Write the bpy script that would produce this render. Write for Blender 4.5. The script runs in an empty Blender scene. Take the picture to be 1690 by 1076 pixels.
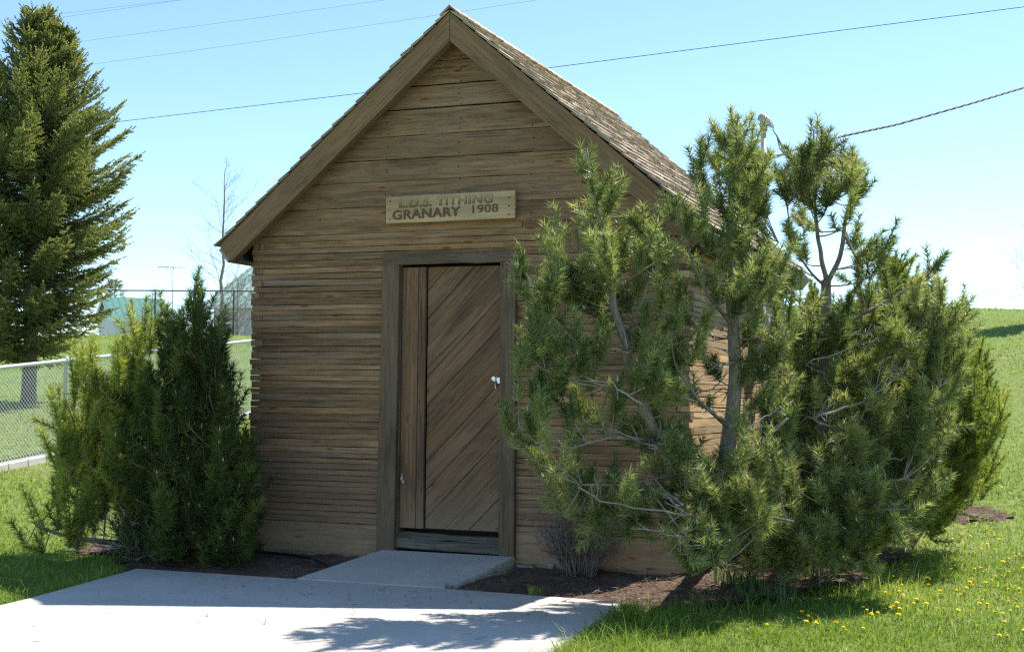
import bpy, bmesh, math, random
import numpy as np
from math import radians as R_, sin, cos, pi
from mathutils import Vector, Matrix

# ------------------------------------------------------------------ camera, sky, sun, exposure
scene = bpy.context.scene
COL = scene.collection
CAM = np.array([6.1815, -9.8948, 1.2125]); YAW, PIT, ROL, FPX = -.3753, .0502, .0104, 2323.6
cF = np.array([sin(YAW)*cos(PIT), cos(YAW)*cos(PIT), sin(PIT)])
_r = np.array([cos(YAW), -sin(YAW), 0.]); _u = np.cross(_r, cF)
cR = cos(ROL)*_r+sin(ROL)*_u; cU = -sin(ROL)*_r+cos(ROL)*_u
cam_d = bpy.data.cameras.new('camera'); cam = bpy.data.objects.new('camera', cam_d); COL.objects.link(cam)
cam_d.sensor_width = 36; cam_d.lens = FPX/1690*36; cam_d.clip_end = 6000; cam_d.clip_start = .1
M = Matrix.Identity(4)
for i in range(3):
    M[i][0] = cR[i]; M[i][1] = cU[i]; M[i][2] = -cF[i]; M[i][3] = CAM[i]
cam.matrix_world = M
scene.camera = cam

SUN_EL, SUN_AZ = R_(55), R_(31)          # azimuth from +y (behind the granary) toward +x
world = bpy.data.worlds.new("World"); scene.world = world; world.use_nodes = True
wn = world.node_tree.nodes; wl = world.node_tree.links
bg = wn['Background']; sky = wn.new('ShaderNodeTexSky'); sky.sky_type = 'NISHITA'; sky.sun_disc = False
sky.sun_elevation = SUN_EL; sky.sun_rotation = SUN_AZ; sky.altitude = 2000; sky.air_density = 1.0; sky.dust_density = .3; sky.ozone_density = 1.0
bg.inputs[1].default_value = .15
tint = wn.new('ShaderNodeMix'); tint.data_type = 'RGBA'; tint.blend_type = 'MULTIPLY'; tint.inputs[0].default_value = 1; tint.inputs[7].default_value = (.89, .985, 1, 1)
wl.new(sky.outputs[0], tint.inputs[6]); wl.new(tint.outputs[2], bg.inputs[0])
sd = bpy.data.lights.new('sun', 'SUN'); so = bpy.data.objects.new('sun', sd); COL.objects.link(so)
sd.energy = 5.0; sd.angle = R_(.53); sd.color = (1, .95, .87)
SDIR = Vector((sin(SUN_AZ)*cos(SUN_EL), cos(SUN_AZ)*cos(SUN_EL), sin(SUN_EL)))
so.rotation_euler = SDIR.to_track_quat('Z', 'Y').to_euler()
so.location = (20, 30, 40)
scene.cycles.use_denoising = False; scene.cycles.sample_clamp_indirect = 2.5; scene.cycles.max_bounces = 8; scene.cycles.pixel_filter_type = 'BLACKMAN_HARRIS'; scene.cycles.filter_width = 1.3
scene.view_settings.view_transform = 'Standard'; scene.view_settings.look = 'None'
scene.view_settings.exposure = .75; scene.view_settings.gamma = 1

rng = np.random.default_rng(7); random.seed(7)
U = random.uniform

# ------------------------------------------------------------------ helpers
def ray(x, y): return cF+cR*(x-845)/FPX-cU*(y-538)/FPX
def at(x, y, Z): return CAM+ray(x, y)*Z
def onz(x, y, z):
    d = ray(x, y); return CAM+d*(z-CAM[2])/d[2]
def tag(o, label=None, cat=None, group=None, kind=None):
    if label: o['label'] = label
    if cat: o['category'] = cat
    if group: o['group'] = group
    if kind: o['kind'] = kind
    return o
def empty(name, loc, rz=0):
    o = bpy.data.objects.new(name, None); COL.objects.link(o); o.location = Vector(loc); o.rotation_euler.z = rz
    o.empty_display_size = .2
    return o
def link(name, me, mats, parent=None):
    for m in (mats if isinstance(mats, (list, tuple)) else [mats]): me.materials.append(m)
    o = bpy.data.objects.new(name, me); COL.objects.link(o)
    if parent is not None:
        o.parent = parent
        o.matrix_parent_inverse = Matrix.Translation(-world_loc(parent))
    return o
def world_loc(o):
    v = Vector(o.location)
    return v            # parents are un-rotated empties or parts sitting at their parent's inverse
class MB:
    """collects boards, boxes and tubes, with a grain UV and a tint per face"""
    def __init__(s): s.v = []; s.f = []; s.uv = []; s.t = []; s.m = []; s.sm = []
    def face(s, idx, uv, t=0., m=0, smooth=False):
        s.f.append(idx); s.uv.append(uv); s.t.append(t); s.m.append(m); s.sm.append(smooth)
    def board(s, p0, p1, up, h, d, t=None, seg=1, wob=0., m=0, shift=0., ch=0., taper=1.):
        """plank from p0 to p1; h = size along up, d = size along the third axis; centred"""
        p0 = Vector(p0); p1 = Vector(p1); ax = (p1-p0); L = ax.length; ax.normalize()
        up = Vector(up); up = (up-ax*up.dot(ax)).normalized(); out = ax.cross(up).normalized()
        if t is None: t = random.random()
        ou, ov = U(0, 50), U(0, 50)
        base = len(s.v); ring = []
        c = ch
        prof = [(-h/2+c, -d/2), (h/2-c, -d/2), (h/2, -d/2+c), (h/2, d/2-c), (h/2-c, d/2), (-h/2+c, d/2), (-h/2, d/2-c), (-h/2, -d/2+c)] if c > 0 else [(-h/2, -d/2), (h/2, -d/2), (h/2, d/2), (-h/2, d/2)]
        n = len(prof)
        for i in range(seg+1):
            q = p0+ax*(L*i/seg); w0, w1, w2 = U(-wob, wob), U(-wob, wob), U(-wob, wob)
            k = 1+(taper-1)*i/seg
            for a, b in prof:
                s.v.append(q+up*(a*k+(w0 if a > 0 else w1))+out*(b*k+w2*.5))
        per = 0; dist = [0]
        for j in range(n):
            a = prof[j]; b = prof[(j+1) % n]; per += math.hypot(a[0]-b[0], a[1]-b[1]); dist.append(per)
        for i in range(seg):
            for j in range(n):
                a = base+i*n+j; b = base+i*n+(j+1) % n
                u0, u1 = ou+L*i/seg, ou+L*(i+1)/seg
                s.face((a, b, b+n, a+n), ((u0, ov+dist[j]), (u0, ov+dist[j+1]), (u1, ov+dist[j+1]), (u1, ov+dist[j])), t, m)
        e = base+seg*n
        s.face(tuple(base+j for j in range(n))[::-1], tuple((ou+p[0]*.3, ov+p[1]) for p in prof)[::-1], t, m)
        s.face(tuple(e+j for j in range(n)), tuple((ou+p[0]*.3, ov+p[1]) for p in prof), t, m)
    def box(s, c, sx, sy, sz, t=None, m=0, ch=0.): s.board(Vector(c)-Vector((sx/2, 0, 0)), Vector(c)+Vector((sx/2, 0, 0)), (0, 0, 1), sz, sy, t, m=m, ch=ch)
    def tube(s, pts, rad, n=6, t=None, m=0, cap=True):
        pts = [Vector(p) for p in pts]; t = random.random() if t is None else t
        if not isinstance(rad, (list, tuple)): rad = [rad]*len(pts)
        base = len(s.v); ref = None; acc = 0; us = []; ou = U(0, 50)
        for i, p in enumerate(pts):
            a = pts[max(i-1, 0)]; b = pts[min(i+1, len(pts)-1)]; d = (b-a).normalized()
            if ref is None: ref = d.orthogonal().normalized()
            ref = (ref-d*ref.dot(d)).normalized(); o2 = d.cross(ref)
            if i: acc += (p-pts[i-1]).length
            us.append(ou+acc)
            for j in range(n):
                an = 2*pi*j/n; s.v.append(p+ref*(cos(an)*rad[i])+o2*(sin(an)*rad[i]))
        for i in range(len(pts)-1):
            for j in range(n):
                a = base+i*n+j; b = base+i*n+(j+1) % n
                r = rad[i]*2*pi/n
                s.face((a, b, b+n, a+n), ((us[i], j*r), (us[i], (j+1)*r), (us[i+1], (j+1)*r), (us[i+1], j*r)), t, m, True)
        if cap:
            s.face(tuple(base+j for j in range(n))[::-1], tuple((us[0], j*.01) for j in range(n)), t, m)
            e = base+(len(pts)-1)*n
            s.face(tuple(e+j for j in range(n)), tuple((us[-1], j*.01) for j in range(n)), t, m)
    def poly(s, pts, t=0., m=0, uv=None, smooth=False):
        b = len(s.v); s.v += [Vector(p) for p in pts]
        s.face(tuple(range(b, b+len(pts))), uv or tuple((p[0], p[1]) for p in pts), t, m, smooth)
    def build(s, name, mats, parent=None, bevel=0):
        me = bpy.data.meshes.new(name); me.from_pydata([tuple(v) for v in s.v], [], s.f); 
        ul = me.uv_layers.new(name='UVMap')
        ul.data.foreach_set('uv', np.array([c for f in s.uv for c in f], 'f').ravel())
        at_ = me.attributes.new('tint', 'FLOAT', 'FACE'); at_.data.foreach_set('value', np.array(s.t, 'f'))
        me.polygons.foreach_set('material_index', np.array(s.m, 'i'))
        me.polygons.foreach_set('use_smooth', np.array(s.sm, 'b'))
        me.update()
        return link(name, me, mats, parent)
def tri_mesh(name, tris, tint, mats, parent=None, mi=None):
    """tris (n,3,3) loose triangles: needles, blades, leaves"""
    n = len(tris); me = bpy.data.meshes.new(name)
    me.vertices.add(3*n); me.vertices.foreach_set('co', np.ascontiguousarray(tris, 'f').ravel())
    me.loops.add(3*n); me.loops.foreach_set('vertex_index', np.arange(3*n, dtype='i'))
    me.polygons.add(n); me.polygons.foreach_set('loop_start', np.arange(0, 3*n, 3, dtype='i'))
    a = me.attributes.new('tint', 'FLOAT', 'FACE'); a.data.foreach_set('value', np.asarray(tint, 'f'))
    if mi is not None: me.polygons.foreach_set('material_index', np.asarray(mi, 'i'))
    me.update(calc_edges=True); me.validate()
    return link(name, me, mats, parent)

# ------------------------------------------------------------------ materials
def new_mat(name):
    m = bpy.data.materials.new(name); m.use_nodes = True
    nt = m.node_tree; b = nt.nodes['Principled BSDF']
    return m, nt, b
class N:
    def __init__(s, nt): s.nt = nt
    def __call__(s, typ, _in=None, **kw):
        n = s.nt.nodes.new('ShaderNode'+typ)
        for k, v in kw.items(): setattr(n, k, v)
        for k, v in (_in or {}).items():
            i = n.inputs[k]
            if hasattr(v, 'is_output') or isinstance(v, bpy.types.NodeSocket): s.nt.links.new(v, i)
            else: i.default_value = v
        return n
    def ramp(s, fac, stops, interp='LINEAR'):
        n = s.nt.nodes.new('ShaderNodeValToRGB'); s.nt.links.new(fac, n.inputs[0]); cr = n.color_ramp; cr.interpolation = interp
        while len(cr.elements) < len(stops): cr.elements.new(.5)
        for e, (p, c) in zip(cr.elements, stops):
            e.position = p; e.color = (c, c, c, 1) if isinstance(c, (int, float)) else (*c, 1)
        return n.outputs[0]
    def mix(s, f, a, b, mode='MIX'):
        n = s.nt.nodes.new('ShaderNodeMix'); n.data_type = 'RGBA'; n.blend_type = mode
        for i, v in ((0, f), (6, a), (7, b)):
            if isinstance(v, bpy.types.NodeSocket): s.nt.links.new(v, n.inputs[i])
            else: n.inputs[i].default_value = v if i == 0 else ((*v, 1) if len(v) == 3 else v)
        return n.outputs[2]
    def math(s, op, a, b=0.):
        n = s.nt.nodes.new('ShaderNodeMath'); n.operation = op
        for i, v in ((0, a), (1, b)):
            if isinstance(v, bpy.types.NodeSocket): s.nt.links.new(v, n.inputs[i])
            else: n.inputs[i].default_value = v
        return n.outputs[0]
def wood(name, dark, mid, light, var=.5, rough=.85, grey=(.16, .15, .13), greyamt=.4, crack=.6, knots=True, splash=None, silver=0.):
    m, nt, b = new_mat(name); n = N(nt)
    uv = n('UVMap').outputs[0]; tint = n('Attribute', attribute_name='tint').outputs['Fac']
    def ns(sx, sy, det=6., dis=0., rough=.6, off=0.):
        mp = n('Mapping', {'Vector': uv, 'Scale': (sx, sy, 1), 'Location': (off, off*.7, 0)})
        return n('TexNoise', {'Vector': mp.outputs[0], 'Scale': 1., 'Detail': det, 'Roughness': rough, 'Distortion': dis}).outputs[0]
    g1 = ns(2.2, 45, 8, .6); g2 = ns(1.2, 6, 5, .8, off=9); g3 = ns(5, 160, 3, .3, off=3)
    col = n.ramp(g1, [(.30, dark), (.5, mid), (.72, light)])
    pg = n.ramp(g2, [(.36, 0.), (.66, 1.)])
    col = n.mix(n.math('MULTIPLY', pg, greyamt), col, grey)
    tr = n.ramp(tint, [(0., 1-var*.8), (.5, 1.), (1., 1+var*.6)])
    col = n.mix(1., col, tr, 'MULTIPLY')
    tw = n('TexWhiteNoise', {'W': tint}, noise_dimensions='1D').outputs[0]
    col = n.mix(n.math('MULTIPLY', n.ramp(tw, [(.55, 0.), (.95, 1.)]), .38*var*2), col, (mid[0]*1.35, mid[1]*1.0, mid[2]*.7))
    g4 = ns(.9, 3.2, 4, 1.2, off=21)
    col = n.mix(n.math('MULTIPLY', n.ramp(g4, [(.48, 0.), (.68, 1.)]), .5), col, (dark[0]*.8, dark[1]*.82, dark[2]*.85))
    if silver:
        g5 = ns(.8, 5, 5, .8, off=33); col = n.mix(n.math('MULTIPLY', n.ramp(g5, [(.52, 0.), (.70, 1.)]), silver), col, (.34, .30, .255))
    ck = n.ramp(g3, [(.30, 0.), (.40, 1.)])
    col = n.mix(n.math('MULTIPLY', n.math('SUBTRACT', 1., ck), crack), col, (dark[0]*.3, dark[1]*.3, dark[2]*.3))
    hgt = n.math('ADD', n.math('MULTIPLY', g1, .6), n.math('MULTIPLY', ck, .5))
    if knots:
        mp = n('Mapping', {'Vector': uv, 'Scale': (1.7, 7, 1)})
        vo = n('TexVoronoi', {'Vector': mp.outputs[0], 'Scale': 1., 'Randomness': 1.}, voronoi_dimensions='2D')
        sel = n.ramp(n('SeparateColor', {'Color': vo.outputs['Color']}).outputs[0], [(.68, 0.), (.72, 1.)], 'CONSTANT')
        kk = n.math('MULTIPLY', sel, n.ramp(n.math('ADD', vo.outputs['Distance'], n.math('MULTIPLY', n.math('SUBTRACT', g2, .5), .12)), [(.03, 1.), (.09, 0.)]))
        halo = n.math('MULTIPLY', sel, n.ramp(vo.outputs['Distance'], [(.05, 1.), (.25, 0.)]))
        col = n.mix(n.math('MULTIPLY', halo, .45), col, (light[0]*1.0, light[1]*.75, light[2]*.55))
        col = n.mix(n.math('MULTIPLY', kk, .7), col, (dark[0]*.55, dark[1]*.45, dark[2]*.4))
    if splash:   # pale dusty splash stain near the ground
        z0, z1, c = splash
        geo = n('NewGeometry').outputs['Position']; sz = n('SeparateXYZ', {'Vector': geo}).outputs[2]
        w = n('TexNoise', {'Vector': geo, 'Scale': 2.5, 'Detail': 4.}).outputs[0]
        f = n.math('ADD', sz, n.math('MULTIPLY', w, .5))
        nn = n('MapRange', {'Value': f, 1: z1+.25, 2: z0+.25, 3: 0., 4: .75})
        col = n.mix(nn.outputs[0], col, c)
    nt.links.new(col, b.inputs['Base Color']); b.inputs['Roughness'].default_value = rough
    b.inputs['Specular IOR Level'].default_value = .25
    bp = n('Bump', {'Height': hgt, 'Strength': .55, 'Distance': .006}); nt.links.new(bp.outputs[0], b.inputs['Normal'])
    return m
def leaf(name, stops, trans=.3, rough=.45, spec=.5, tcol=1.6):
    """needles and blades: colour by the tint of each one, some light passing through"""
    m, nt, b = new_mat(name); n = N(nt)
    tint = n('Attribute', attribute_name='tint').outputs['Fac']
    col = n.ramp(tint, stops)
    nt.links.new(col, b.inputs['Base Color']); b.inputs['Roughness'].default_value = rough; b.inputs['Specular IOR Level'].default_value = spec
    tc = n.mix(1., col, (tcol*1.05, tcol, tcol*.52), 'MULTIPLY')
    tr = n('BsdfTranslucent', {'Color': tc}); mx = n('MixShader', {0: trans, 1: b.outputs[0], 2: tr.outputs[0]})
    nt.links.new(mx.outputs[0], nt.nodes['Material Output'].inputs[0])
    return m
def plain(name, col, rough=.6, metal=0., vary=.15, scale=20., bump=0., spec=.5):
    m, nt, b = new_mat(name); n = N(nt)
    tc = n('TexCoord').outputs['Object']
    no = n('TexNoise', {'Vector': tc, 'Scale': scale, 'Detail': 5.}).outputs[0]
    c = n.mix(no, tuple(x*(1-vary) for x in col), tuple(min(1, x*(1+vary)) for x in col))
    nt.links.new(c, b.inputs['Base Color']); b.inputs['Roughness'].default_value = rough; b.inputs['Metallic'].default_value = metal
    b.inputs['Specular IOR Level'].default_value = spec
    if bump:
        bp = n('Bump', {'Height': no, 'Strength': bump, 'Distance': .01}); nt.links.new(bp.outputs[0], b.inputs['Normal'])
    return m
def bark(name, a, bcol):
    m, nt, b = new_mat(name); n = N(nt)
    uv = n('UVMap').outputs[0]; mp = n('Mapping', {'Vector': uv, 'Scale': (14, 60, 1)})
    no = n('TexNoise', {'Vector': mp.outputs[0], 'Scale': 1., 'Detail': 6., 'Distortion': .5}).outputs[0]
    c = n.ramp(no, [(.3, a), (.7, bcol)])
    nt.links.new(c, b.inputs['Base Color']); b.inputs['Roughness'].default_value = .85
    bp = n('Bump', {'Height': no, 'Strength': .8, 'Distance': .01}); nt.links.new(bp.outputs[0], b.inputs['Normal'])
    return m

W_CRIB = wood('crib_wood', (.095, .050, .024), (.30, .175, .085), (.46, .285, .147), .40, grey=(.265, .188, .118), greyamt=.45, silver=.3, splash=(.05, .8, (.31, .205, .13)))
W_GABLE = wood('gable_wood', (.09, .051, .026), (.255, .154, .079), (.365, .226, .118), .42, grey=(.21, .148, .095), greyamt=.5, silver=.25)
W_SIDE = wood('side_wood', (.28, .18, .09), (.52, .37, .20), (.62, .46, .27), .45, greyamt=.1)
W_RAKE = wood('rake_wood', (.11, .068, .034), (.235, .147, .075), (.31, .196, .104), .2, grey=(.17, .126, .082), greyamt=.6, knots=False)
W_FASCIA = wood('fascia_wood', (.26, .24, .20), (.36, .33, .29), (.42, .39, .34), .1, grey=(.36, .35, .33), greyamt=.6, knots=False)
W_DOOR = wood('door_wood', (.09, .051, .029), (.225, .133, .073), (.32, .193, .107), .3, grey=(.16, .112, .074), greyamt=.4, splash=(.15, .55, (.29, .20, .13)))
W_CASE = wood('casing_wood', (.075, .049, .029), (.165, .113, .067), (.24, .165, .10), .15, grey=(.165, .132, .096), greyamt=.6)
W_BASE = wood('base_plank_wood', (.24, .145, .085), (.36, .235, .145), (.43, .29, .185), .2, greyamt=.25, crack=.3)
W_SHAKE = wood('shake_wood', (.26, .205, .14), (.50, .415, .30), (.64, .545, .41), .5, grey=(.38, .34, .285), greyamt=.55, knots=False)
W_SIGN = wood('sign_wood', (.30, .20, .10), (.50, .355, .19), (.62, .46, .265), .1, grey=(.47, .375, .25), greyamt=.45, crack=.4, knots=False)
W_SILL = wood('sill_wood', (.05, .042, .034), (.15, .13, .105), (.27, .24, .20), .3, crack=.9, knots=False)
M_DARK = plain('gap_shade', (.02, .016, .012), .95)  # near-black colour stands in for the shade inside gaps
M_GALV = plain('galvanized', (.54, .55, .56), .4, .35, .08)
M_CHAIN = plain('chain_link_wire', (.62, .63, .63), .45, .3, .05)
M_BLACKM = plain('dark_steel', (.03, .025, .025), .5, .3)
M_CABLE = plain('cable', (.09, .09, .14), .6)
M_HOSE = plain('hose', (.012, .013, .016), .45)
M_NICKEL = plain('bright_metal', (.55, .57, .62), .3, .9)
M_STONE = plain('stone', (.33, .31, .28), .9, 0, .3, 30, .4)
M_METERW = plain('meter_paint', (.62, .64, .66), .5)
M_PINEBARK = bark('pine_bark', (.14, .11, .082), (.34, .285, .225))
M_DEADBARK = bark('dead_twig_bark', (.20, .17, .145), (.38, .35, .31))
M_SPRBARK = bark('spruce_bark', (.09, .065, .05), (.20, .155, .12))
M_GREYBARK = bark('grey_bark', (.20, .165, .15), (.33, .29, .27))
M_CONE = plain('cone_scales', (.09, .06, .04), .85, 0, .5, 160, .8)
M_TWIG = bark('mauve_twig', (.14, .105, .09), (.29, .235, .205))
L_PINE = leaf('pine_needles', [(0., (.07, .105, .035)), (.35, (.165, .22, .078)), (.7, (.29, .335, .135)), (1., (.43, .45, .22))], .42, .42, .5, 1.5)
L_MUGO = leaf('mugo_needles', [(0., (.06, .10, .018)), (.5, (.18, .245, .05)), (1., (.38, .41, .10))], .45, .5, .4)
L_MUGOD = leaf('dark_mugo_needles', [(0., (.03, .055, .016)), (.5, (.095, .15, .036)), (1., (.25, .29, .065))], .4, .5, .4)
L_SPRUCE = leaf('spruce_needles', [(0., (.06, .085, .032)), (.5, (.20, .235, .085)), (1., (.34, .355, .15))], .4, .5, .4)
L_BUD = leaf('pine_buds', [(0., (.40, .26, .17)), (1., (.62, .48, .34))], .1, .6, .3)
L_GRASS = leaf('grass_blades', [(0., (.08, .14, .02)), (.5, (.20, .295, .045)), (.85, (.32, .38, .095)), (1., (.52, .47, .26))], .45, .5, .3, 1.5)
L_IRIS = leaf('broad_blades', [(0., (.03, .085, .02)), (1., (.09, .17, .05))], .3, .4, .5)
L_STRAW = leaf('straw', [(0., (.07, .05, .036)), (.8, (.20, .15, .10)), (1., (.42, .34, .24))], .15, .8, .2)
L_FLOWER = leaf('dandelion_yellow', [(0., (.82, .66, .01)), (1., (.92, .80, .03))], .2, .6, .2)
L_STEM = leaf('dandelion_stem', [(0., (.14, .20, .06)), (1., (.18, .22, .08))], .2, .6, .2)

def ground_mat():
    m, nt, b = new_mat('lawn_soil'); n = N(nt)
    p = n('NewGeometry').outputs['Position']
    a = n('TexNoise', {'Vector': p, 'Scale': .45, 'Detail': 5., 'Roughness': .6}).outputs[0]
    c = n('TexNoise', {'Vector': p, 'Scale': 9., 'Detail': 6., 'Roughness': .7}).outputs[0]
    col = n.ramp(c, [(.3, (.11, .16, .035)), (.55, (.18, .24, .06)), (.75, (.25, .28, .10))])
    col = n.mix(n.math('MULTIPLY', n.ramp(a, [(.52, 0.), (.72, 1.)]), .6), col, (.24, .23, .10))
    nt.links.new(col, b.inputs['Base Color']); b.inputs['Roughness'].default_value = .95; b.inputs['Specular IOR Level'].default_value = .1
    bp = n('Bump', {'Height': c, 'Strength': .7, 'Distance': .05}); nt.links.new(bp.outputs[0], b.inputs['Normal'])
    return m
M_GROUND = ground_mat()
def soil_mat():
    m, nt, b = new_mat('bed_soil'); n = N(nt)
    p = n('NewGeometry').outputs['Position']
    a = n('TexNoise', {'Vector': p, 'Scale': 6., 'Detail': 8., 'Roughness': .75}).outputs[0]
    v = n('TexVoronoi', {'Vector': p, 'Scale': 45.}).outputs['Distance']
    col = n.ramp(a, [(.3, (.07, .045, .033)), (.55, (.15, .10, .075)), (.75, (.26, .19, .14))])
    col = n.mix(n.ramp(v, [(.1, .35), (.3, 0.)]), col, (.32, .26, .21))
    nt.links.new(col, b.inputs['Base Color']); b.inputs['Roughness'].default_value = .95; b.inputs['Specular IOR Level'].default_value = .1
    bp = n('Bump', {'Height': n.math('ADD', a, n.math('MULTIPLY', v, .4)), 'Strength': .9, 'Distance': .03}); nt.links.new(bp.outputs[0], b.inputs['Normal'])
    return m
M_SOIL = soil_mat()
def concrete_mat(name, base):
    m, nt, b = new_mat(name); n = N(nt)
    p = n('NewGeometry').outputs['Position']
    a = n('TexNoise', {'Vector': p, 'Scale': 1.3, 'Detail': 6., 'Roughness': .6}).outputs[0]
    c = n('TexNoise', {'Vector': p, 'Scale': 90., 'Detail': 4., 'Roughness': .7}).outputs[0]
    d = n('TexVoronoi', {'Vector': p, 'Scale': 7.}).outputs['Distance']
    col = n.ramp(a, [(.3, tuple(x*.86 for x in base)), (.7, tuple(min(1, x*1.08) for x in base))])
    col = n.mix(n.ramp(c, [(.35, .10), (.55, 0.)]), col, tuple(x*.55 for x in base))
    st = n('TexNoise', {'Vector': p, 'Scale': .7, 'Detail': 8., 'Roughness': .7, 'Distortion': .8}).outputs[0]
    col = n.mix(n.math('MULTIPLY', n.ramp(st, [(.5, 0.), (.68, 1.)]), .35), col, tuple(x*.62 for x in base))
    col = n.mix(n.ramp(d, [(.02, .5), (.04, 0.)]), col, (.12, .10, .09))
    nt.links.new(col, b.inputs['Base Color']); b.inputs['Roughness'].default_value = .8; b.inputs['Specular IOR Level'].default_value = .25
    bp = n('Bump', {'Height': c, 'Strength': .25, 'Distance': .003}); nt.links.new(bp.outputs[0], b.inputs['Normal'])
    return m
M_CONC = concrete_mat('concrete', (.55, .51, .45))

# ------------------------------------------------------------------ terrain
FH = np.array([sin(YAW), cos(YAW)]); RH = np.array([cos(YAW), -sin(YAW)])
PZ = [-50, 8.5, 11, 12, 13, 17.2, 22.3, 26, 40, 55, 58, 62, 85, 400, 3000]
PH = [-.14, -.14, -.132, -.09, -.02, .25, .85, 1.12, 2.2, 3.42, 3.52, 3.48, 2.7, 1.5, 0]
PZR = [-50, 8.5, 11, 12, 13, 15, 18, 22, 26, 28.5, 31, 60, 400, 3000]
PHR = [-.14, -.14, -.132, -.09, -.02, .22, .88, 1.84, 2.72, 3.10, 3.22, 3.3, 1.5, 0]
def smooth_interp(z):
    return sum(np.interp(z+o, PZ, PH) for o in (-1.2, -.6, 0, .6, 1.2))/5
def terrain(x, y):
    x = np.asarray(x, float); y = np.asarray(y, float)
    dz = (x-CAM[0])*FH[0]+(y-CAM[1])*FH[1]; dx = (x-CAM[0])*RH[0]+(y-CAM[1])*RH[1]
    h = smooth_interp(dz)
    hr = sum(np.interp(dz+o, PZR, PHR) for o in (-.8, -.4, 0, .4, .8))/5
    w = np.clip((dx+1)/5, 0, 1); w = w*w*(3-2*w)
    h = h*(1-w)+hr*w
    h = h+.02*np.sin(x*1.3+.5)*np.sin(y*1.1)*np.clip((dz-12)/8, 0, 1)
    h = h+.10*np.sin(x*.31)*np.sin(y*.27+1)*np.clip((dz-25)/20, 0, 1)
    return h
def tz(p): return float(terrain(p[0], p[1]))
def on_ground(px, py, zlo=4., zhi=140.):
    """where the ray of a photo pixel meets the ground"""
    prev = zlo
    for Z in np.concatenate([np.arange(zlo, 30, .1), np.arange(30, zhi, .5)]):
        q = at(px, py, Z)
        if q[2] <= tz(q):
            lo, hi = prev, Z
            for _ in range(20):
                mid = (lo+hi)/2; q = at(px, py, mid)
                if q[2] <= tz(q): hi = mid
                else: lo = mid
            return at(px, py, hi)
        prev = Z
    return at(px, py, zhi)
zs = np.concatenate([np.arange(-30, 3, 3.), np.arange(3, 30, .3), np.arange(30, 66, 1.), np.arange(68, 150, 6), [200, 300, 500, 900, 1600, 2600]])
xs = np.concatenate([[-2500, -1200, -600, -300, -150, -90], np.arange(-60, -12, 2.), np.arange(-12, 12, .3), np.arange(12, 62, 2.), [90, 150, 300, 600, 1200, 2500]])
gx, gz = np.meshgrid(xs, zs)
wx = CAM[0]+gx*RH[0]+gz*FH[0]; wy = CAM[1]+gx*RH[1]+gz*FH[1]; wz = terrain(wx, wy)
nv = len(xs); vv = np.stack([wx, wy, wz], -1).reshape(-1, 3)
ff = [(j*nv+i, j*nv+i+1, (j+1)*nv+i+1, (j+1)*nv+i) for j in range(len(zs)-1) for i in range(nv-1)]
me = bpy.data.meshes.new('lawn'); me.from_pydata(vv.tolist(), [], ff); me.polygons.foreach_set('use_smooth', [True]*len(ff))
tag(link('lawn', me, M_GROUND), kind='structure')

def inpoly(x, y, P):
    x = np.asarray(x); y = np.asarray(y); r = np.zeros(x.shape, bool)
    for i in range(len(P)):
        (x0, y0), (x1, y1) = P[i], P[i-1]
        c = ((y0 > y) != (y1 > y)); d = np.where(abs(y1-y0) < 1e-9, 1e-9, y1-y0)
        r ^= c & (x < (x1-x0)*(y-y0)/d+x0)
    return r
SLAB = [(-.31, -1.03), (.02, -2.6), (.52, -6.5), (3.87, -6.5), (3.67, -2.97), (3.50, -1.10), (2.25, -1.03), (1.05, -1.03)]
WALK = [(1.05, -1.03), (2.25, -1.03), (2.335, -.03), (1.24, -.03)]
BED_L = [(-.35, -1.16), (1.15, -1.14), (1.26, .05), (-.15, .05), (-1.7, .3), (-1.75, -.15), (-1.0, -.55)]
BED_R = [(2.2, -1.0), (3.0, -1.12), (3.6, -1.18), (3.95, -1.1), (4.3, -.75), (4.6, -.3), (4.8, .3), (4.9, 1.2), (5.0, 2.6), (5.0, 4.0), (3.55, 4.2), (3.55, .05), (2.3, .05)]

# slab and walk: one poured piece, sloping up to the door
def slab():
    mb = MB(); zt = -.1
    def prism(P, zf, zb):
        n = len(P); b = len(mb.v)
        for (x, y) in P: mb.v.append(Vector((x, y, zf(x, y))))
        cx = sum(p[0] for p in P)/n; cy = sum(p[1] for p in P)/n
        for (x, y) in P: mb.v.append(Vector((x+(x-cx)*.004, y+(y-cy)*.004, zf(x, y)-.012)))
        for (x, y) in P: mb.v.append(Vector((x+(x-cx)*.004, y+(y-cy)*.004, zb)))
        mb.face(tuple(range(b+n-1, b-1, -1)), tuple((0, 0) for _ in P))
        for k in (0, n):
            for i in range(n):
                j = (i+1) % n; mb.face((b+k+i, b+k+j, b+k+n+j, b+k+n+i), ((0, 0),)*4)
    prism(SLAB, lambda x, y: zt, -.3)
    prism([(1.055, -1.024), (2.245, -1.024), (2.335, -.035), (1.24, -.035)], lambda x, y: zt+.004+(y+1.03)*.118, -.3)
    o = mb.build('concrete_walk', M_CONC)
    bm = bmesh.new(); bm.from_mesh(o.data); bmesh.ops.recalc_face_normals(bm, faces=bm.faces); bm.to_mesh(o.data); bm.free()
    tag(o, kind='structure')
slab()
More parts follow.
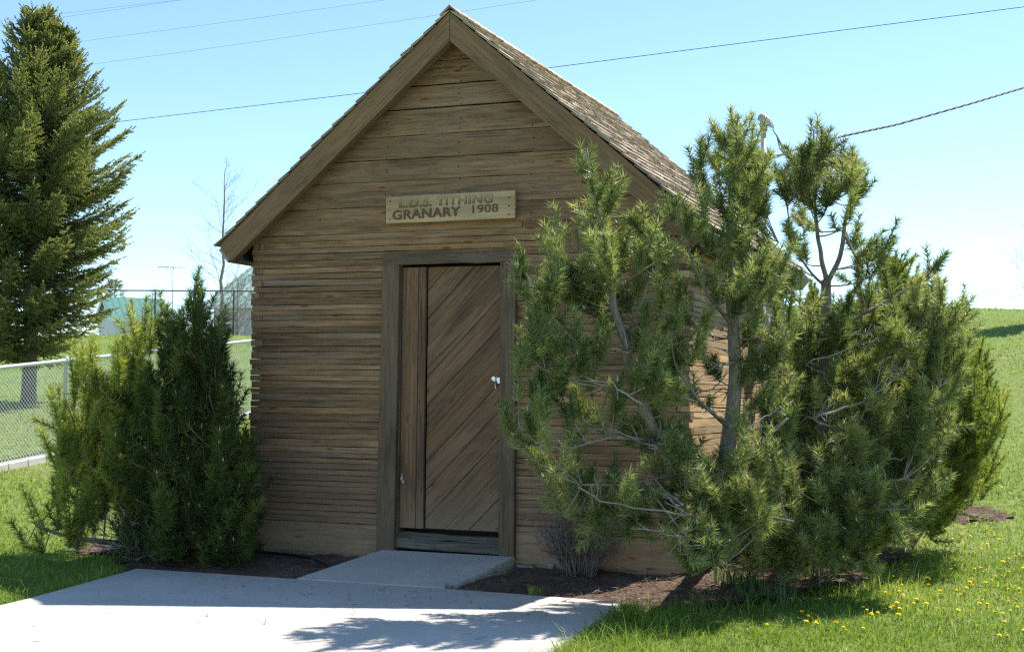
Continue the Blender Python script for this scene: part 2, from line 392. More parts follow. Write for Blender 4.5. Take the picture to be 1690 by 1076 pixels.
def bed(P, name, zf):
    xs_ = np.arange(min(p[0] for p in P)-.2, max(p[0] for p in P)+.2, .07); ys_ = np.arange(min(p[1] for p in P)-.2, max(p[1] for p in P)+.2, .07)
    gx, gy = np.meshgrid(xs_, ys_)
    wob = .07*np.sin(gx*7.3+gy*3)+.05*np.sin(gy*11-gx*5)
    ins = inpoly(gx+wob, gy+wob*.7, P)
    h = zf(gx, gy)+rng.normal(0, .007, gx.shape)+.012*np.sin(gx*9)*np.sin(gy*8+1)
    v = np.stack([gx, gy, h], -1).reshape(-1, 3); n = len(xs_); f = []
    for j in range(len(ys_)-1):
        for i in range(n-1):
            if ins[j, i] and ins[j+1, i] and ins[j, i+1] and ins[j+1, i+1]: f.append((j*n+i, j*n+i+1, (j+1)*n+i+1, (j+1)*n+i))
    me = bpy.data.meshes.new(name); me.from_pydata(v.tolist(), [], f); me.polygons.foreach_set('use_smooth', [True]*len(f))
    bm = bmesh.new(); bm.from_mesh(me); bmesh.ops.delete(bm, geom=[q for q in bm.verts if not q.link_faces], context='VERTS'); bm.to_mesh(me); bm.free()
    return tag(link(name, me, M_SOIL), kind='structure')
bedz = lambda x, y: np.maximum(terrain(x, y)+.012, -.122+.072*np.clip(y+1.05, 0, 1.05))
bed(BED_L, 'planting_bed', bedz); bed(BED_R, 'planting_bed', bedz)
cp = on_ground(1555, 848)
PATCH = [(cp[0]+.62*cos(a)*(1+.2*sin(3*a)), cp[1]+.55*sin(a)*(1+.15*cos(2*a))) for a in np.arange(0, 6.28, .3)]
bed(PATCH, 'bare_soil_patch', lambda x, y: terrain(x, y)+.012)

# ------------------------------------------------------------------ the granary
W, D, H, RZ, EZ, EO, OV = 3.66, 3.70, 2.55, 4.16, 2.43, .194, .21
GR = tag(empty('granary', (0, 0, 0)), 'small weathered brown wooden granary with a steep shake roof and a plank door', 'building')
DX0, DX1, DZ0, DZ1 = 1.335, 2.205, .18, 2.225           # door opening
BASE_T = .205
# stacked planks
course = .0508
ncourse = int(round((H-BASE_T)/course))
gap_front = (1.22, 2.30, 2.28)
heights = []
while sum(heights) < H-BASE_T-.03: heights.append(U(.040, .061))
_k = (H-BASE_T)/sum(heights); heights = [h*_k for h in heights]
def crib(axis, flip):
    """axis 'x': front or back wall; 'y': side wall"""
    mb = MB(); L = W if axis == 'x' else D; th = .10
    z = BASE_T
    for k, course in enumerate(heights):
        hgt = course-U(.002, .0045); zc = z+course/2; z += course
        lap = (k % 2 == 0) == (axis == 'x')
        off = U(-.006, .005); a0 = 0 if lap else .1; a1 = L if lap else L-.1
        if lap: a0 -= U(-.012, .014); a1 += U(-.012, .014)
        spans = [(a0, a1)]
        if axis == 'x' and not flip and zc < gap_front[2]: spans = [(a0, gap_front[0]), (gap_front[1], a1)]
        elif random.random() < .45:
            c = U(.3, .7)*L; spans = [(a0, c-.002), (c+.002, a1)]
        for s0, s1 in spans:
            off = U(-.002, .002)
            sg = max(2, int((s1-s0)/.28))
            if axis == 'x':
                y = th/2+off if not flip else D-th/2+off
                tl = U(-.0016, .0016); mb.board((s0, y, zc-tl), (s1, y, zc+tl), (0, 0, 1), hgt, th, seg=sg, wob=.0016, ch=.0018)
            else:
                x = th/2+off if not flip else W-th/2-off
                mb.board((x, s0, zc), (x, s1, zc), (0, 0, 1), hgt, th, seg=sg, wob=.0016, ch=.0018)
    return mb
def wall_core(a, b):
    mb = MB(); mb.poly([(a[0], a[1], .02), (b[0], b[1], .02), (b[0], b[1], H), (a[0], a[1], H)]); return mb
crib('x', False).build('wall', W_CRIB, GR)
crib('x', True).build('wall', W_CRIB, GR)
crib('y', False).build('wall', W_CRIB, GR)
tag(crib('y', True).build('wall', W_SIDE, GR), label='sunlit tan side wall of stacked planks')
# near-black sheets behind the planks, painting the shade in the chinks
mb = MB()
for a, b in (((.06, .05), (1.2, .05)), ((2.32, .05), (W-.06, .05)), ((W-.05, .06), (W-.05, D-.06)), ((.05, .06), (.05, D-.06)), ((.06, D-.05), (W-.06, D-.05))):
    mb.poly([(a[0], a[1], .02), (b[0], b[1], .02), (b[0], b[1], H-.01), (a[0], a[1], H-.01)])
mb.poly([(1.2, .05, 2.3), (2.32, .05, 2.3), (2.32, .05, H-.01), (1.2, .05, H-.01)])
mb.poly([(1.2, .17, .0), (2.32, .17, .0), (2.32, .17, 2.35), (1.2, .17, 2.35)])
mb.build('gap_shade_sheet', M_DARK, GR)
for x0, x1 in ((-.008, 1.215), (2.305, W+.006)):
    mb = MB(); mb.board((x0, .046, BASE_T/2-.06), (x1, .046, BASE_T/2-.06), (0, 0, 1), BASE_T+.114, .1, seg=5, wob=.002, ch=.004); mb.build('base_plank', W_BASE, GR)
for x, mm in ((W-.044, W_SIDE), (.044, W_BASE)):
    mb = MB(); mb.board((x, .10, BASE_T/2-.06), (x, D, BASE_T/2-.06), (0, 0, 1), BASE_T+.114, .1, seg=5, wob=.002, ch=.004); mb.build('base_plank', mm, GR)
# gables
SL = (RZ-EZ)/(W/2+EO)
def gable(yf, sgn):
    mb = MB(); z = H-.012; k = 0; top = RZ-.15
    while z < top:
        bh = U(.158, .228); g = U(.002, .006) if k not in (4, 5) else .011
        z1 = min(z+bh-g, top)
        def half(zz): return max(.02, (RZ-.1-zz)/SL)
        x0, x1 = W/2-half(z), W/2+half(z); u0, u1 = W/2-half(z1), W/2+half(z1)
        yy = yf+U(-.004, .004); t = U(.25, .8); ou, ov = U(0, 50), U(0, 50)
        lo = yy-.006*sgn; n = 10; b = len(mb.v)
        sag = [U(-.002, .002) for _ in range(n+1)]
        for i in range(n+1):
            f = i/n
            mb.v.append(Vector((x0+(x1-x0)*f, lo, z+sag[i]))); mb.v.append(Vector((u0+(u1-u0)*f, yy, z1+sag[i]*.6)))
            mb.v.append(Vector((x0+(x1-x0)*f, lo+.02*sgn, z+sag[i]))); mb.v.append(Vector((u0+(u1-u0)*f, yy+.02*sgn, z1+sag[i]*.6)))
        for i in range(n):
            a = b+4*i; xa, xb = x0+(x1-x0)*i/n+ou, x0+(x1-x0)*(i+1)/n+ou
            mb.face((a, a+4, a+5, a+1), ((xa, ov), (xb, ov), (xb, ov+bh), (xa, ov+bh)), t)
            mb.face((a, a+2, a+6, a+4), ((xa, ov), (xa, ov+.02), (xb, ov+.02), (xb, ov)), t)
            mb.face((a+1, a+5, a+7, a+3), ((xa, ov), (xa, ov+.02), (xb, ov+.02), (xb, ov)), t)
        z += bh; k += 1
    return mb
g = gable(-.012, 1); gb = g.build('gable', W_GABLE, GR)
g = gable(D+.012, -1); g.build('gable', W_GABLE, GR)
for yy in (.02, D-.02): mb = MB(); mb.poly([(.05, yy, H-.05), (W-.05, yy, H-.05), (W/2, yy, RZ-.14)]); mb.build('gap_shade_sheet', M_DARK, GR)  # near-black sheets, painted shade behind the gable boards
# nail heads in rows on the gable
M_NAIL = plain('rusty_nail', (.05, .035, .028), .8)
for xn in (.62, 1.22, 1.84, 2.44, 3.06):
    z = H+.02
    while z < RZ-.25-abs(xn-W/2)*SL:
        for dz in (.03, .13): 
            c = Vector((xn+U(-.012, .012), -.019, z+dz+U(-.008, .008)))
            mb = MB(); mb.tube([c+Vector((0, .012, 0)), c+Vector((0, -.003, 0))], .0055, 6); mb.build('nail', M_NAIL, gb)
        z += .19
# rake boards, fascias, roof deck
rd = Vector((W/2+EO, 0, EZ-RZ)).normalized(); rup = Vector((-rd.z, 0, rd.x))
def rake(side, y0, y1, name='rake_board'):
    mb = MB(); hw = .170
    ap = Vector((W/2+side*.0025, 0, RZ-.025)); lo = Vector((W/2+side*(W/2+EO-.01), 0, EZ-.025))
    dn = Vector((side*rup.x, 0, rup.z))*-hw
    apb = Vector((W/2+side*.0025, 0, RZ-.025-hw/cos(math.atan(SL)))); lob = lo+dn
    pts = []
    n = 10
    for i in range(n+1):
        f = i/n; pts.append((ap.lerp(lo, f), apb.lerp(lob, f)))
    ou, ov = U(0, 40), U(0, 40); b = len(mb.v)
    for p, q in pts:
        for v, y in ((p, y0), (q, y0), (q, y1), (p, y1)): mb.v.append(Vector((v.x, y, v.z)))
    for i in range(n):
        a = b+4*i; u0, u1 = ou+2.6*i/n, ou+2.6*(i+1)/n
        for j, (w0, w1) in enumerate(((0, .19), (.19, .23), (.23, .42), (.42, .46))):
            mb.face((a+j, a+(j+1) % 4, a+4+(j+1) % 4, a+4+j), ((u0, ov+w0), (u0, ov+w1), (u1, ov+w1), (u1, ov+w0)), .5)
    mb.face((b, b+3, b+2, b+1), ((ou, ov),)*4, .5); e = b+4*n; mb.face((e, e+1, e+2, e+3), ((ou, ov),)*4, .5)
    o = mb.build(name, W_RAKE, GR)
    bm = bmesh.new(); bm.from_mesh(o.data); bmesh.ops.recalc_face_normals(bm, faces=bm.faces); bm.to_mesh(o.data); bm.free()
    return o
for s in (-1, 1):
    rake(s, -OV, -OV+.038); rake(s, D+OV-.038, D+OV)
    rake(s, -OV+.042, -OV+.075, 'lookout_rafter')
for s in (-1, 1):
    mb = MB(); xe = W/2+s*(W/2+EO-.03)
    c = Vector((xe, 0, EZ-.093)); mb.board((c.x, -OV+.04, c.z), (c.x, D+OV-.04, c.z), (s*.64, 0, .76), .13, .03, ch=.002)
    mb.build('fascia_board', W_FASCIA, GR)
# soffit boards under the overhang
mb = MB()
for s in (-1, 1):
    for y0, y1 in ((-OV+.08, 0.0), (D, D+OV-.04)):
        a = Vector((W/2, 0, RZ-.075)); b = Vector((W/2+s*(W/2+EO-.05), 0, EZ-.07))
        mb.poly([(a.x, y0, a.z), (b.x, y0, b.z), (b.x, y1, b.z), (a.x, y1, a.z)])
    xe = W/2+s*(W/2+EO-.05); xi = W/2+s*(W/2-.02)
    zi = RZ-.075-SL*(W/2-.02)
    mb.poly([(xe, -OV+.05, EZ-.07), (xe, D+OV-.05, EZ-.07), (xi, D+OV-.05, zi), (xi, -OV+.05, zi)])
    xl = W/2+s*(W/2+EO-.04)
    mb.poly([(xl, -OV+.05, EZ-.152), (xl, D+OV-.05, EZ-.152), (xi, D+OV-.05, EZ-.146), (xi, -OV+.05, EZ-.146)])
mb.build('soffit', W_RAKE, GR)
# shakes
mb = MB(); SLEN = (W/2+EO)/rd.x; rows = 21; ex = (SLEN+.02)/rows
for s in (-1, 1):
    dn = Vector((s*rd.x, 0, rd.z)); up = Vector((s*rup.x, 0, rup.z))
    for r in range(rows+1):
        butt = SLEN+.025-r*ex; y = -OV-.012+U(-.004, .0)
        if butt < .03: butt = .07
        while y < D+OV+.005:
            w = U(.055, .14); y1 = min(y+w, D+OV+.012)
            if y1-y < .03: break
            bj = butt+U(-.012, .012); L = min(ex*1.9, bj+.0); th = U(.008, .014)
            top = Vector((W/2, 0, RZ-.02))
            a = top+dn*(bj-L)+up*.006; c = top+dn*bj+up*(.016+U(0, .006)); t = random.random(); ou, ov = U(0, 60), U(0, 60)
            b = len(mb.v); g = U(.001, .004); curl = U(-.003, .004)
            for (q, hh, yy) in ((a, 0, y+g), (a, 0, y1-g), (c, th, y1-g), (c, th+curl, y+g)): mb.v.append(Vector((q.x, yy, q.z))+up*hh)
            for (q, yy) in ((c, y1-g), (c, y+g)): mb.v.append(Vector((q.x, yy, q.z)))
            mb.v.append(Vector((a.x, y+g, a.z))-up*.004); mb.v.append(Vector((a.x, y1-g, a.z))-up*.004)
            fl = (lambda f: f) if s > 0 else (lambda f: f[::-1])
            mb.face(fl((b, b+3, b+2, b+1)), fl(((ou, ov), (ou+L, ov), (ou+L, ov+w), (ou, ov+w))), t)
            mb.face(fl((b+3, b+5, b+4, b+2)), fl(((ou, ov), (ou, ov+.02), (ou+.05, ov+.02), (ou+.05, ov))), t*.5)
            mb.face(fl((b, b+6, b+5, b+3)), fl(((ou, ov), (ou, ov+.02), (ou+L, ov+.02), (ou+L, ov))), t*.6)
            mb.face(fl((b+1, b+2, b+4, b+7)), fl(((ou, ov), (ou+L, ov), (ou+L, ov+.02), (ou, ov+.02))), t*.6)
            y = y1
    # deck below the shakes
    a = Vector((W/2, 0, RZ-.024)); e = a+dn*(SLEN-.03)
    mb.poly([(a.x, -OV-.004, a.z), (e.x, -OV-.004, e.z), (e.x, D+OV, e.z), (a.x, D+OV, a.z)], .1, uv=((0, 0), (2, 0), (2, 4), (0, 4)))
rf = mb.build('roof', W_SHAKE, GR)
mb = MB()   # ridge shakes
y = -OV-.015
while y < D+OV:
    w = U(.12, .2)
    for s in (-1, 1):
        dn = Vector((s*rd.x, 0, rd.z)); up = Vector((s*rup.x, 0, rup.z)); a = Vector((W/2, 0, RZ+.022)); c = a+dn*.10
        mb.board((c-dn*.05).to_tuple()[:1]+(y,)+((c-dn*.05).z,), (c-dn*.05).to_tuple()[:1]+(min(y+w, D+OV+.01),)+((c-dn*.05).z+.006,), dn, .11, .012)
    y += w
mb.build('ridge_cap', W_SHAKE, rf)

# door: vertical stile, diagonal planks
mb = MB(); yd = .045
x_st = 1.555; ZB, ZT = DZ0+.012, DZ1-.012
mb.board((DX0+.012, yd, 0+ZB), (DX0+.012+.0001, yd, ZT), (1, 0, 0), .0001, .0001)
mb = MB()
def clip_strip(c0, c1, x0, x1, z0, z1):
    """polygon of the band c0 < z - x < c1 inside a rectangle"""
    P = [(x0, z0), (x1, z0), (x1, z1), (x0, z1)]
    for sgn, c in ((1, c0), (-1, c1)):
        Q = []
        for i in range(len(P)):
            a, b = P[i], P[(i+1) % len(P)]
            fa, fb = sgn*(a[1]-a[0]*1.02-c), sgn*(b[1]-b[0]*1.02-c)
            if fa >= 0: Q.append(a)
            if fa*fb < 0: t = fa/(fa-fb); Q.append((a[0]+(b[0]-a[0])*t, a[1]+(b[1]-a[1])*t))
        P = Q
        if not P: return P
    return P
c = -2.2
while c < 1.1:
    w = U(.205, .25); P = clip_strip(c+.003, c+w-.003, x_st+.006, DX1-.006, ZB, ZT); c += w
    if len(P) < 3: continue
    t = U(.2, .9); ou, ov = U(0, 50), U(0, 50); y = yd+U(-.004, .004); b = len(mb.v); n = len(P)
    uvs = [(ou+(p[0]+p[1])*.7, ov+(p[1]-p[0])*.7) for p in P]
    cx = sum(p[0] for p in P)/n; cz = sum(p[1] for p in P)/n
    for p in P: mb.v.append(Vector((p[0]+(cx-p[0])*.006, y, p[1]+(cz-p[1])*.006)))
    for p in P: mb.v.append(Vector((p[0], y+.005, p[1])))
    for p in P: mb.v.append(Vector((p[0], y+.03, p[1])))
    mb.face(tuple(range(b, b+n)), tuple(uvs), t)
    for k in (0, n):
        for i in range(n): j = (i+1) % n; mb.face((b+k+j, b+k+i, b+k+n+i, b+k+n+j), (uvs[j], uvs[i], uvs[i], uvs[j]), t*.7)
dr = mb.build('door', W_DOOR, GR)
mb = MB()
mb.board((DX0+.082, yd-.004, ZB), (DX0+.082, yd-.004, ZT), (1, 0, 0), .138, .03, seg=4, wob=.001, ch=.003)
mb.board((DX0+.187, yd-.010, ZB), (DX0+.187, yd-.010, ZT), (1, 0, 0), .062, .03, seg=4, wob=.001, ch=.003)
mb.build('stile', W_DOOR, dr)
mb = MB(); mb.poly([(DX0, .09, DZ0), (DX1, .09, DZ0), (DX1, .09, DZ1), (DX0, .09, DZ1)]); mb.build('door_back', M_DARK, dr)  # near-black sheet paints the shade in the door seams
# latch: plate, hasp and padlock body
mb = MB()
mb.box((2.155, yd-.008, 1.345), .07, .008, .035, ch=.002); mb.box((2.172, yd-.018, 1.335), .022, .02, .05, ch=.004)
mb.tube([(2.15, yd-.02, 1.33), (2.148, yd-.035, 1.30), (2.155, yd-.04, 1.275), (2.168, yd-.035, 1.27)], .007, 8)
mb.tube([(2.13, yd-.03, 1.35), (2.13, yd-.002, 1.35)], .016, 10)
mb.build('latch', M_NICKEL, dr)
mb = MB(); mb.box((1.372, yd-.03, .57), .018, .015, .03, ch=.003); mb.box((1.385, yd-.03, .545), .02, .012, .02, ch=.003); mb.tube([(1.372, yd-.03, .585), (1.372, yd-.03, .61)], .006, 8)
mb.build('hinge_hook', plain('chipped_paint', (.42, .40, .36), .6), dr)
# casings and sill
mb = MB(); mb.board((1.262, -.02, -.0), (1.278, -.02, DZ1+.005), (1, 0, 0), .150, .05, seg=6, wob=.002, ch=.004); mb.build('door_casing', W_CASE, GR)
mb = MB(); mb.board((2.272, -.02, -.0), (2.262, -.02, DZ1+.005), (1, 0, 0), .125, .05, seg=6, wob=.002, ch=.004); mb.build('door_casing', W_CASE, GR)
mb = MB(); mb.board((1.20, -.014, DZ1+.048), (2.335, -.014, DZ1+.046), (0, 0, 1), .084, .044, seg=10, wob=.005, ch=.004); mb.build('door_header', W_CASE, GR)
mb = MB(); mb.board((DX0-.0, .075, DZ0-.045), (DX1+.0, .075, DZ0-.055), (0, 0, 1), .05, .15, seg=8, wob=.006, ch=.006); mb.board((DX0+.003, .05, .075), (DX1-.003, .05, .06), (0, 0, 1), .075, .12, seg=8, wob=.004, ch=.006); mb.build('sill', W_SILL, GR)
mb = MB()
mb.board((DX0+.008, .06, .03), (DX0+.008, .06, DZ1), (1, 0, 0), .018, .12); mb.board((DX1-.002, .06, .03), (DX1-.002, .06, DZ1), (1, 0, 0), .012, .12)
mb.build('jamb', W_CASE, GR)
# electric service on the sunny side
mb = MB(); mx_, my_ = W+.075, 2.27
mast = [(mx_, my_, 1.95), (mx_, my_, 3.62)]
mb.tube(mast, .024, 12); mo = mb.build('service_mast', M_GALV, GR)
mb = MB()
hp = Vector((mx_, my_, 3.60))
# hooded cap: half dome tilted
for i in range(8):
    for j in range(6):
        def pt(a, b):
            th = a/8*pi*2; ph = b/6*pi/2
            return hp+Vector((cos(th)*cos(ph)*.075+.02, sin(th)*cos(ph)*.06, sin(ph)*.09+.01-.045*cos(th)*cos(ph)))
        mb.poly([pt(i, j), pt(i+1, j), pt(i+1, j+1), pt(i, j+1)], smooth=True)
mb.poly([hp+Vector((cos(i/8*2*pi)*.075+.02, sin(i/8*2*pi)*.06, .01-.045*cos(i/8*2*pi))) for i in range(8)])
mb.tube([hp+Vector((0, 0, -.05)), hp+Vector((0, 0, .03))], .034, 12)
mb.build('weatherhead', plain('cast_grey', (.33, .34, .36), .5, .3), mo)
mb = MB(); ip = Vector((mx_, my_-.0, 3.33))
mb.tube([ip+Vector((-.03, 0, 0)), ip+Vector((.05, 0, 0)), ip+Vector((.055, 0, 0)), ip+Vector((.10, 0, 0))], [.012, .012, .026, .026], 10)
mb.build('insulator', plain('porcelain', (.62, .6, .58), .3), mo)
mb = MB()
for k in range(3):
    a = hp+Vector((.085, -.02+.02*k, -.04)); b = Vector((mx_+.30+.05*k, my_+.03*k-.03, 3.30-.03*k))
    mb.tube([a, a+Vector((.035, -.01*k, -.06)), a+Vector((.06+.03*k, 0, -.17-.03*k)), a.lerp(b, .62)+Vector((0, 0, -.10)), b], .006, 6)
mb.build('drop_wire', M_CABLE, mo)
mb = MB(); mb.box((W+.075, my_+.02, 1.78), .13, .22, .34, ch=.012); eb = mb.build('meter_box', M_METERW, GR)
mb = MB(); mb.tube([(W+.14, my_+.02, 1.84), (W+.20, my_+.02, 1.84), (W+.215, my_+.02, 1.84)], [.08, .078, .06], 18); mb.build('meter', plain('meter_glass', (.25, .27, .28), .15), eb)
mb = MB(); mb.tube([(mx_, my_, 1.6), (mx_, my_, .5), (mx_+.005, my_, .02)], .02, 10); mb.build('conduit', M_GALV, eb)

# sign above the door
sx0, sx1, sz0, sz1, sy = 1.245, 2.325, 2.553, 2.765, -.058
SG = tag(empty('sign', ((sx0+sx1)/2, sy, sz0)), 'pale wooden name board with raised brown letters above the granary door', 'sign')
mb = MB(); mb.board((sx0, sy, (sz0+sz1)/2-.003), (sx1, sy, (sz0+sz1)/2+.003), (0, 0, 1), sz1-sz0, .036, t=.5, seg=6, wob=.001, ch=.004); mb.build('board', W_SIGN, SG)
for (x, z) in ((sx1-.045, sz1-.05), (sx1-.045, sz1-.115), (sx1-.045, sz0+.03), (sx0+.035, sz0+.03), (sx0+.035, sz1-.04)): mb = MB(); mb.tube([(x, sy-.015, z), (x, sy-.022, z)], .006, 8); mb.build('nail', M_BLACKM, SG)
M_LET = plain('letter_brown', (.12, .075, .035), .8, 0, .35, 60)
def let_worn():
    m, nt, b = new_mat('letter_worn'); n = N(nt)
    p = n('NewGeometry').outputs['Position']; z = n('SeparateXYZ', {'Vector': p}).outputs[2]
    no = n('TexNoise', {'Vector': p, 'Scale': 25., 'Detail': 3.}).outputs[0]
    f = n('MapRange', {'Value': n.math('ADD', z, n.math('MULTIPLY', no, .03)), 1: sz0+.140, 2: sz0+.192, 3: 0., 4: 1.}).outputs[0]
    c = n.mix(f, (.14, .088, .044), (.37, .268, .15))
    nt.links.new(c, b.inputs['Base Color']); b.inputs['Roughness'].default_value = .85
    return m
M_LETW = let_worn()
def text(body, x0, x1, z, h, mat, tilt=.012, off=.02):
    cu = bpy.data.curves.new('lettering', 'FONT'); cu.body = body; cu.size = 1; cu.extrude = .05; cu.offset = off; cu.bevel_depth = .0; cu.space_character = 1.05
    ob = bpy.data.objects.new('lettering', cu); COL.objects.link(ob)
    dg = bpy.context.evaluated_depsgraph_get(); me = bpy.data.meshes.new_from_object(ob.evaluated_get(dg))
    bpy.data.objects.remove(ob)
    co = np.zeros(len(me.vertices)*3, 'f'); me.vertices.foreach_get('co', co); co = co.reshape(-1, 3)
    a, b = co.min(0), co.max(0)
    X = x0+(co[:, 0]-a[0])/(b[0]-a[0])*(x1-x0); Zc = z+(co[:, 1]-a[1])/(b[1]-a[1])*h+(X-x0)*tilt
    Yc = sy-.018-(co[:, 2]-a[2])/(b[2]-a[2])*.006
    P = np.stack([X, Yc, Zc], -1)
    faces = [tuple(p.vertices) for p in me.polygons]
    par = list(range(len(P)))
    def find(i):
        while par[i] != i: par[i] = par[par[i]]; i = par[i]
        return i
    for f in faces:
        for i in f[1:]: par[find(i)] = find(f[0])
    groups = {}
    for i in range(len(P)): groups.setdefault(find(i), []).append(i)
    isl = sorted(([X[g].min(), X[g].max(), g] for g in groups.values()), key=lambda q: q[0]); mer = []
    for q in isl:
        if mer and q[0] < mer[-1][1]-.004: mer[-1][1] = max(mer[-1][1], q[1]); mer[-1][2] = mer[-1][2]+q[2]
        else: mer.append(q)
    for x_, _, g in mer:
        idx = {v: k for k, v in enumerate(g)}; m2 = bpy.data.meshes.new('letter')
        m2.from_pydata([tuple(P[v]) for v in g], [], [tuple(idx[v] for v in f) for f in faces if f[0] in idx]); link('letter', m2, mat, SG)
text('L.D.S. TITHING', sx0+.115, sx0+.90, sz0+.116, .070, M_LETW)
text('GRANARY', sx0+.06, sx0+.635, sz0+.024, .074, M_LET, .02)
text('1908', sx0+.735, sx0+.945, sz0+.052, .060, M_LET, .02, 0.)

# ------------------------------------------------------------------ needle and blade generators
def norm(v): return v/np.maximum(np.linalg.norm(v, axis=-1, keepdims=True), 1e-9)
def shoots_to_needles(P0, Dr, L, nl, n, w, tint, spread=(.5, 1.1), fwd=True, bend=.15):
    """P0, Dr (k,3), L (k,), tint (k,) -> triangles of bottle-brush shoots"""
    k = len(P0); Dr = norm(Dr)
    a = norm(np.cross(Dr, np.where(abs(Dr[:, 2:3]) > .9, np.array([[1., 0, 0]]), np.array([[0, 0, 1.]])))); b = np.cross(Dr, a)
    t = rng.uniform(0.02, 1, (k, n)); th = rng.uniform(0, 2*pi, (k, n)); an = rng.uniform(spread[0], spread[1], (k, n))*(1-.35*t**3)
    o = P0[:, None]+Dr[:, None]*(t*L[:, None])[..., None]
    rad = a[:, None]*np.cos(th)[..., None]+b[:, None]*np.sin(th)[..., None]
    d = Dr[:, None]*np.cos(an)[..., None]+rad*np.sin(an)[..., None]
    ln = nl*rng.uniform(.7, 1.15, (k, n))
    tip = o+d*ln[..., None]
    s = norm(np.cross(d, rng.normal(0, 1, (k, n, 3))))*(w/2)
    tri = np.stack([o-s, o+s, tip], 2).reshape(-1, 3, 3)
    tt = np.clip(tint[:, None]+rng.normal(0, .13, (k, n)), 0, 1).ravel()
    return tri, tt
def buds(P, Dr, size):
    out = []
    Dr = norm(Dr)
    a = norm(np.cross(Dr, np.array([[.3, .8, .1]]))); b = np.cross(Dr, a)
    for i in range(5):
        t0, t1 = i/5*2*pi, (i+1)/5*2*pi
        out.append(np.stack([P+(a*cos(t0)+b*sin(t0))*size*.22, P+(a*cos(t1)+b*sin(t1))*size*.22, P+Dr*size], 1))
    return np.concatenate(out)
def bez(p0, p1, p2, n):
    t = np.linspace(0, 1, n)[:, None]; return (1-t)**2*p0+2*t*(1-t)*p1+t*t*p2

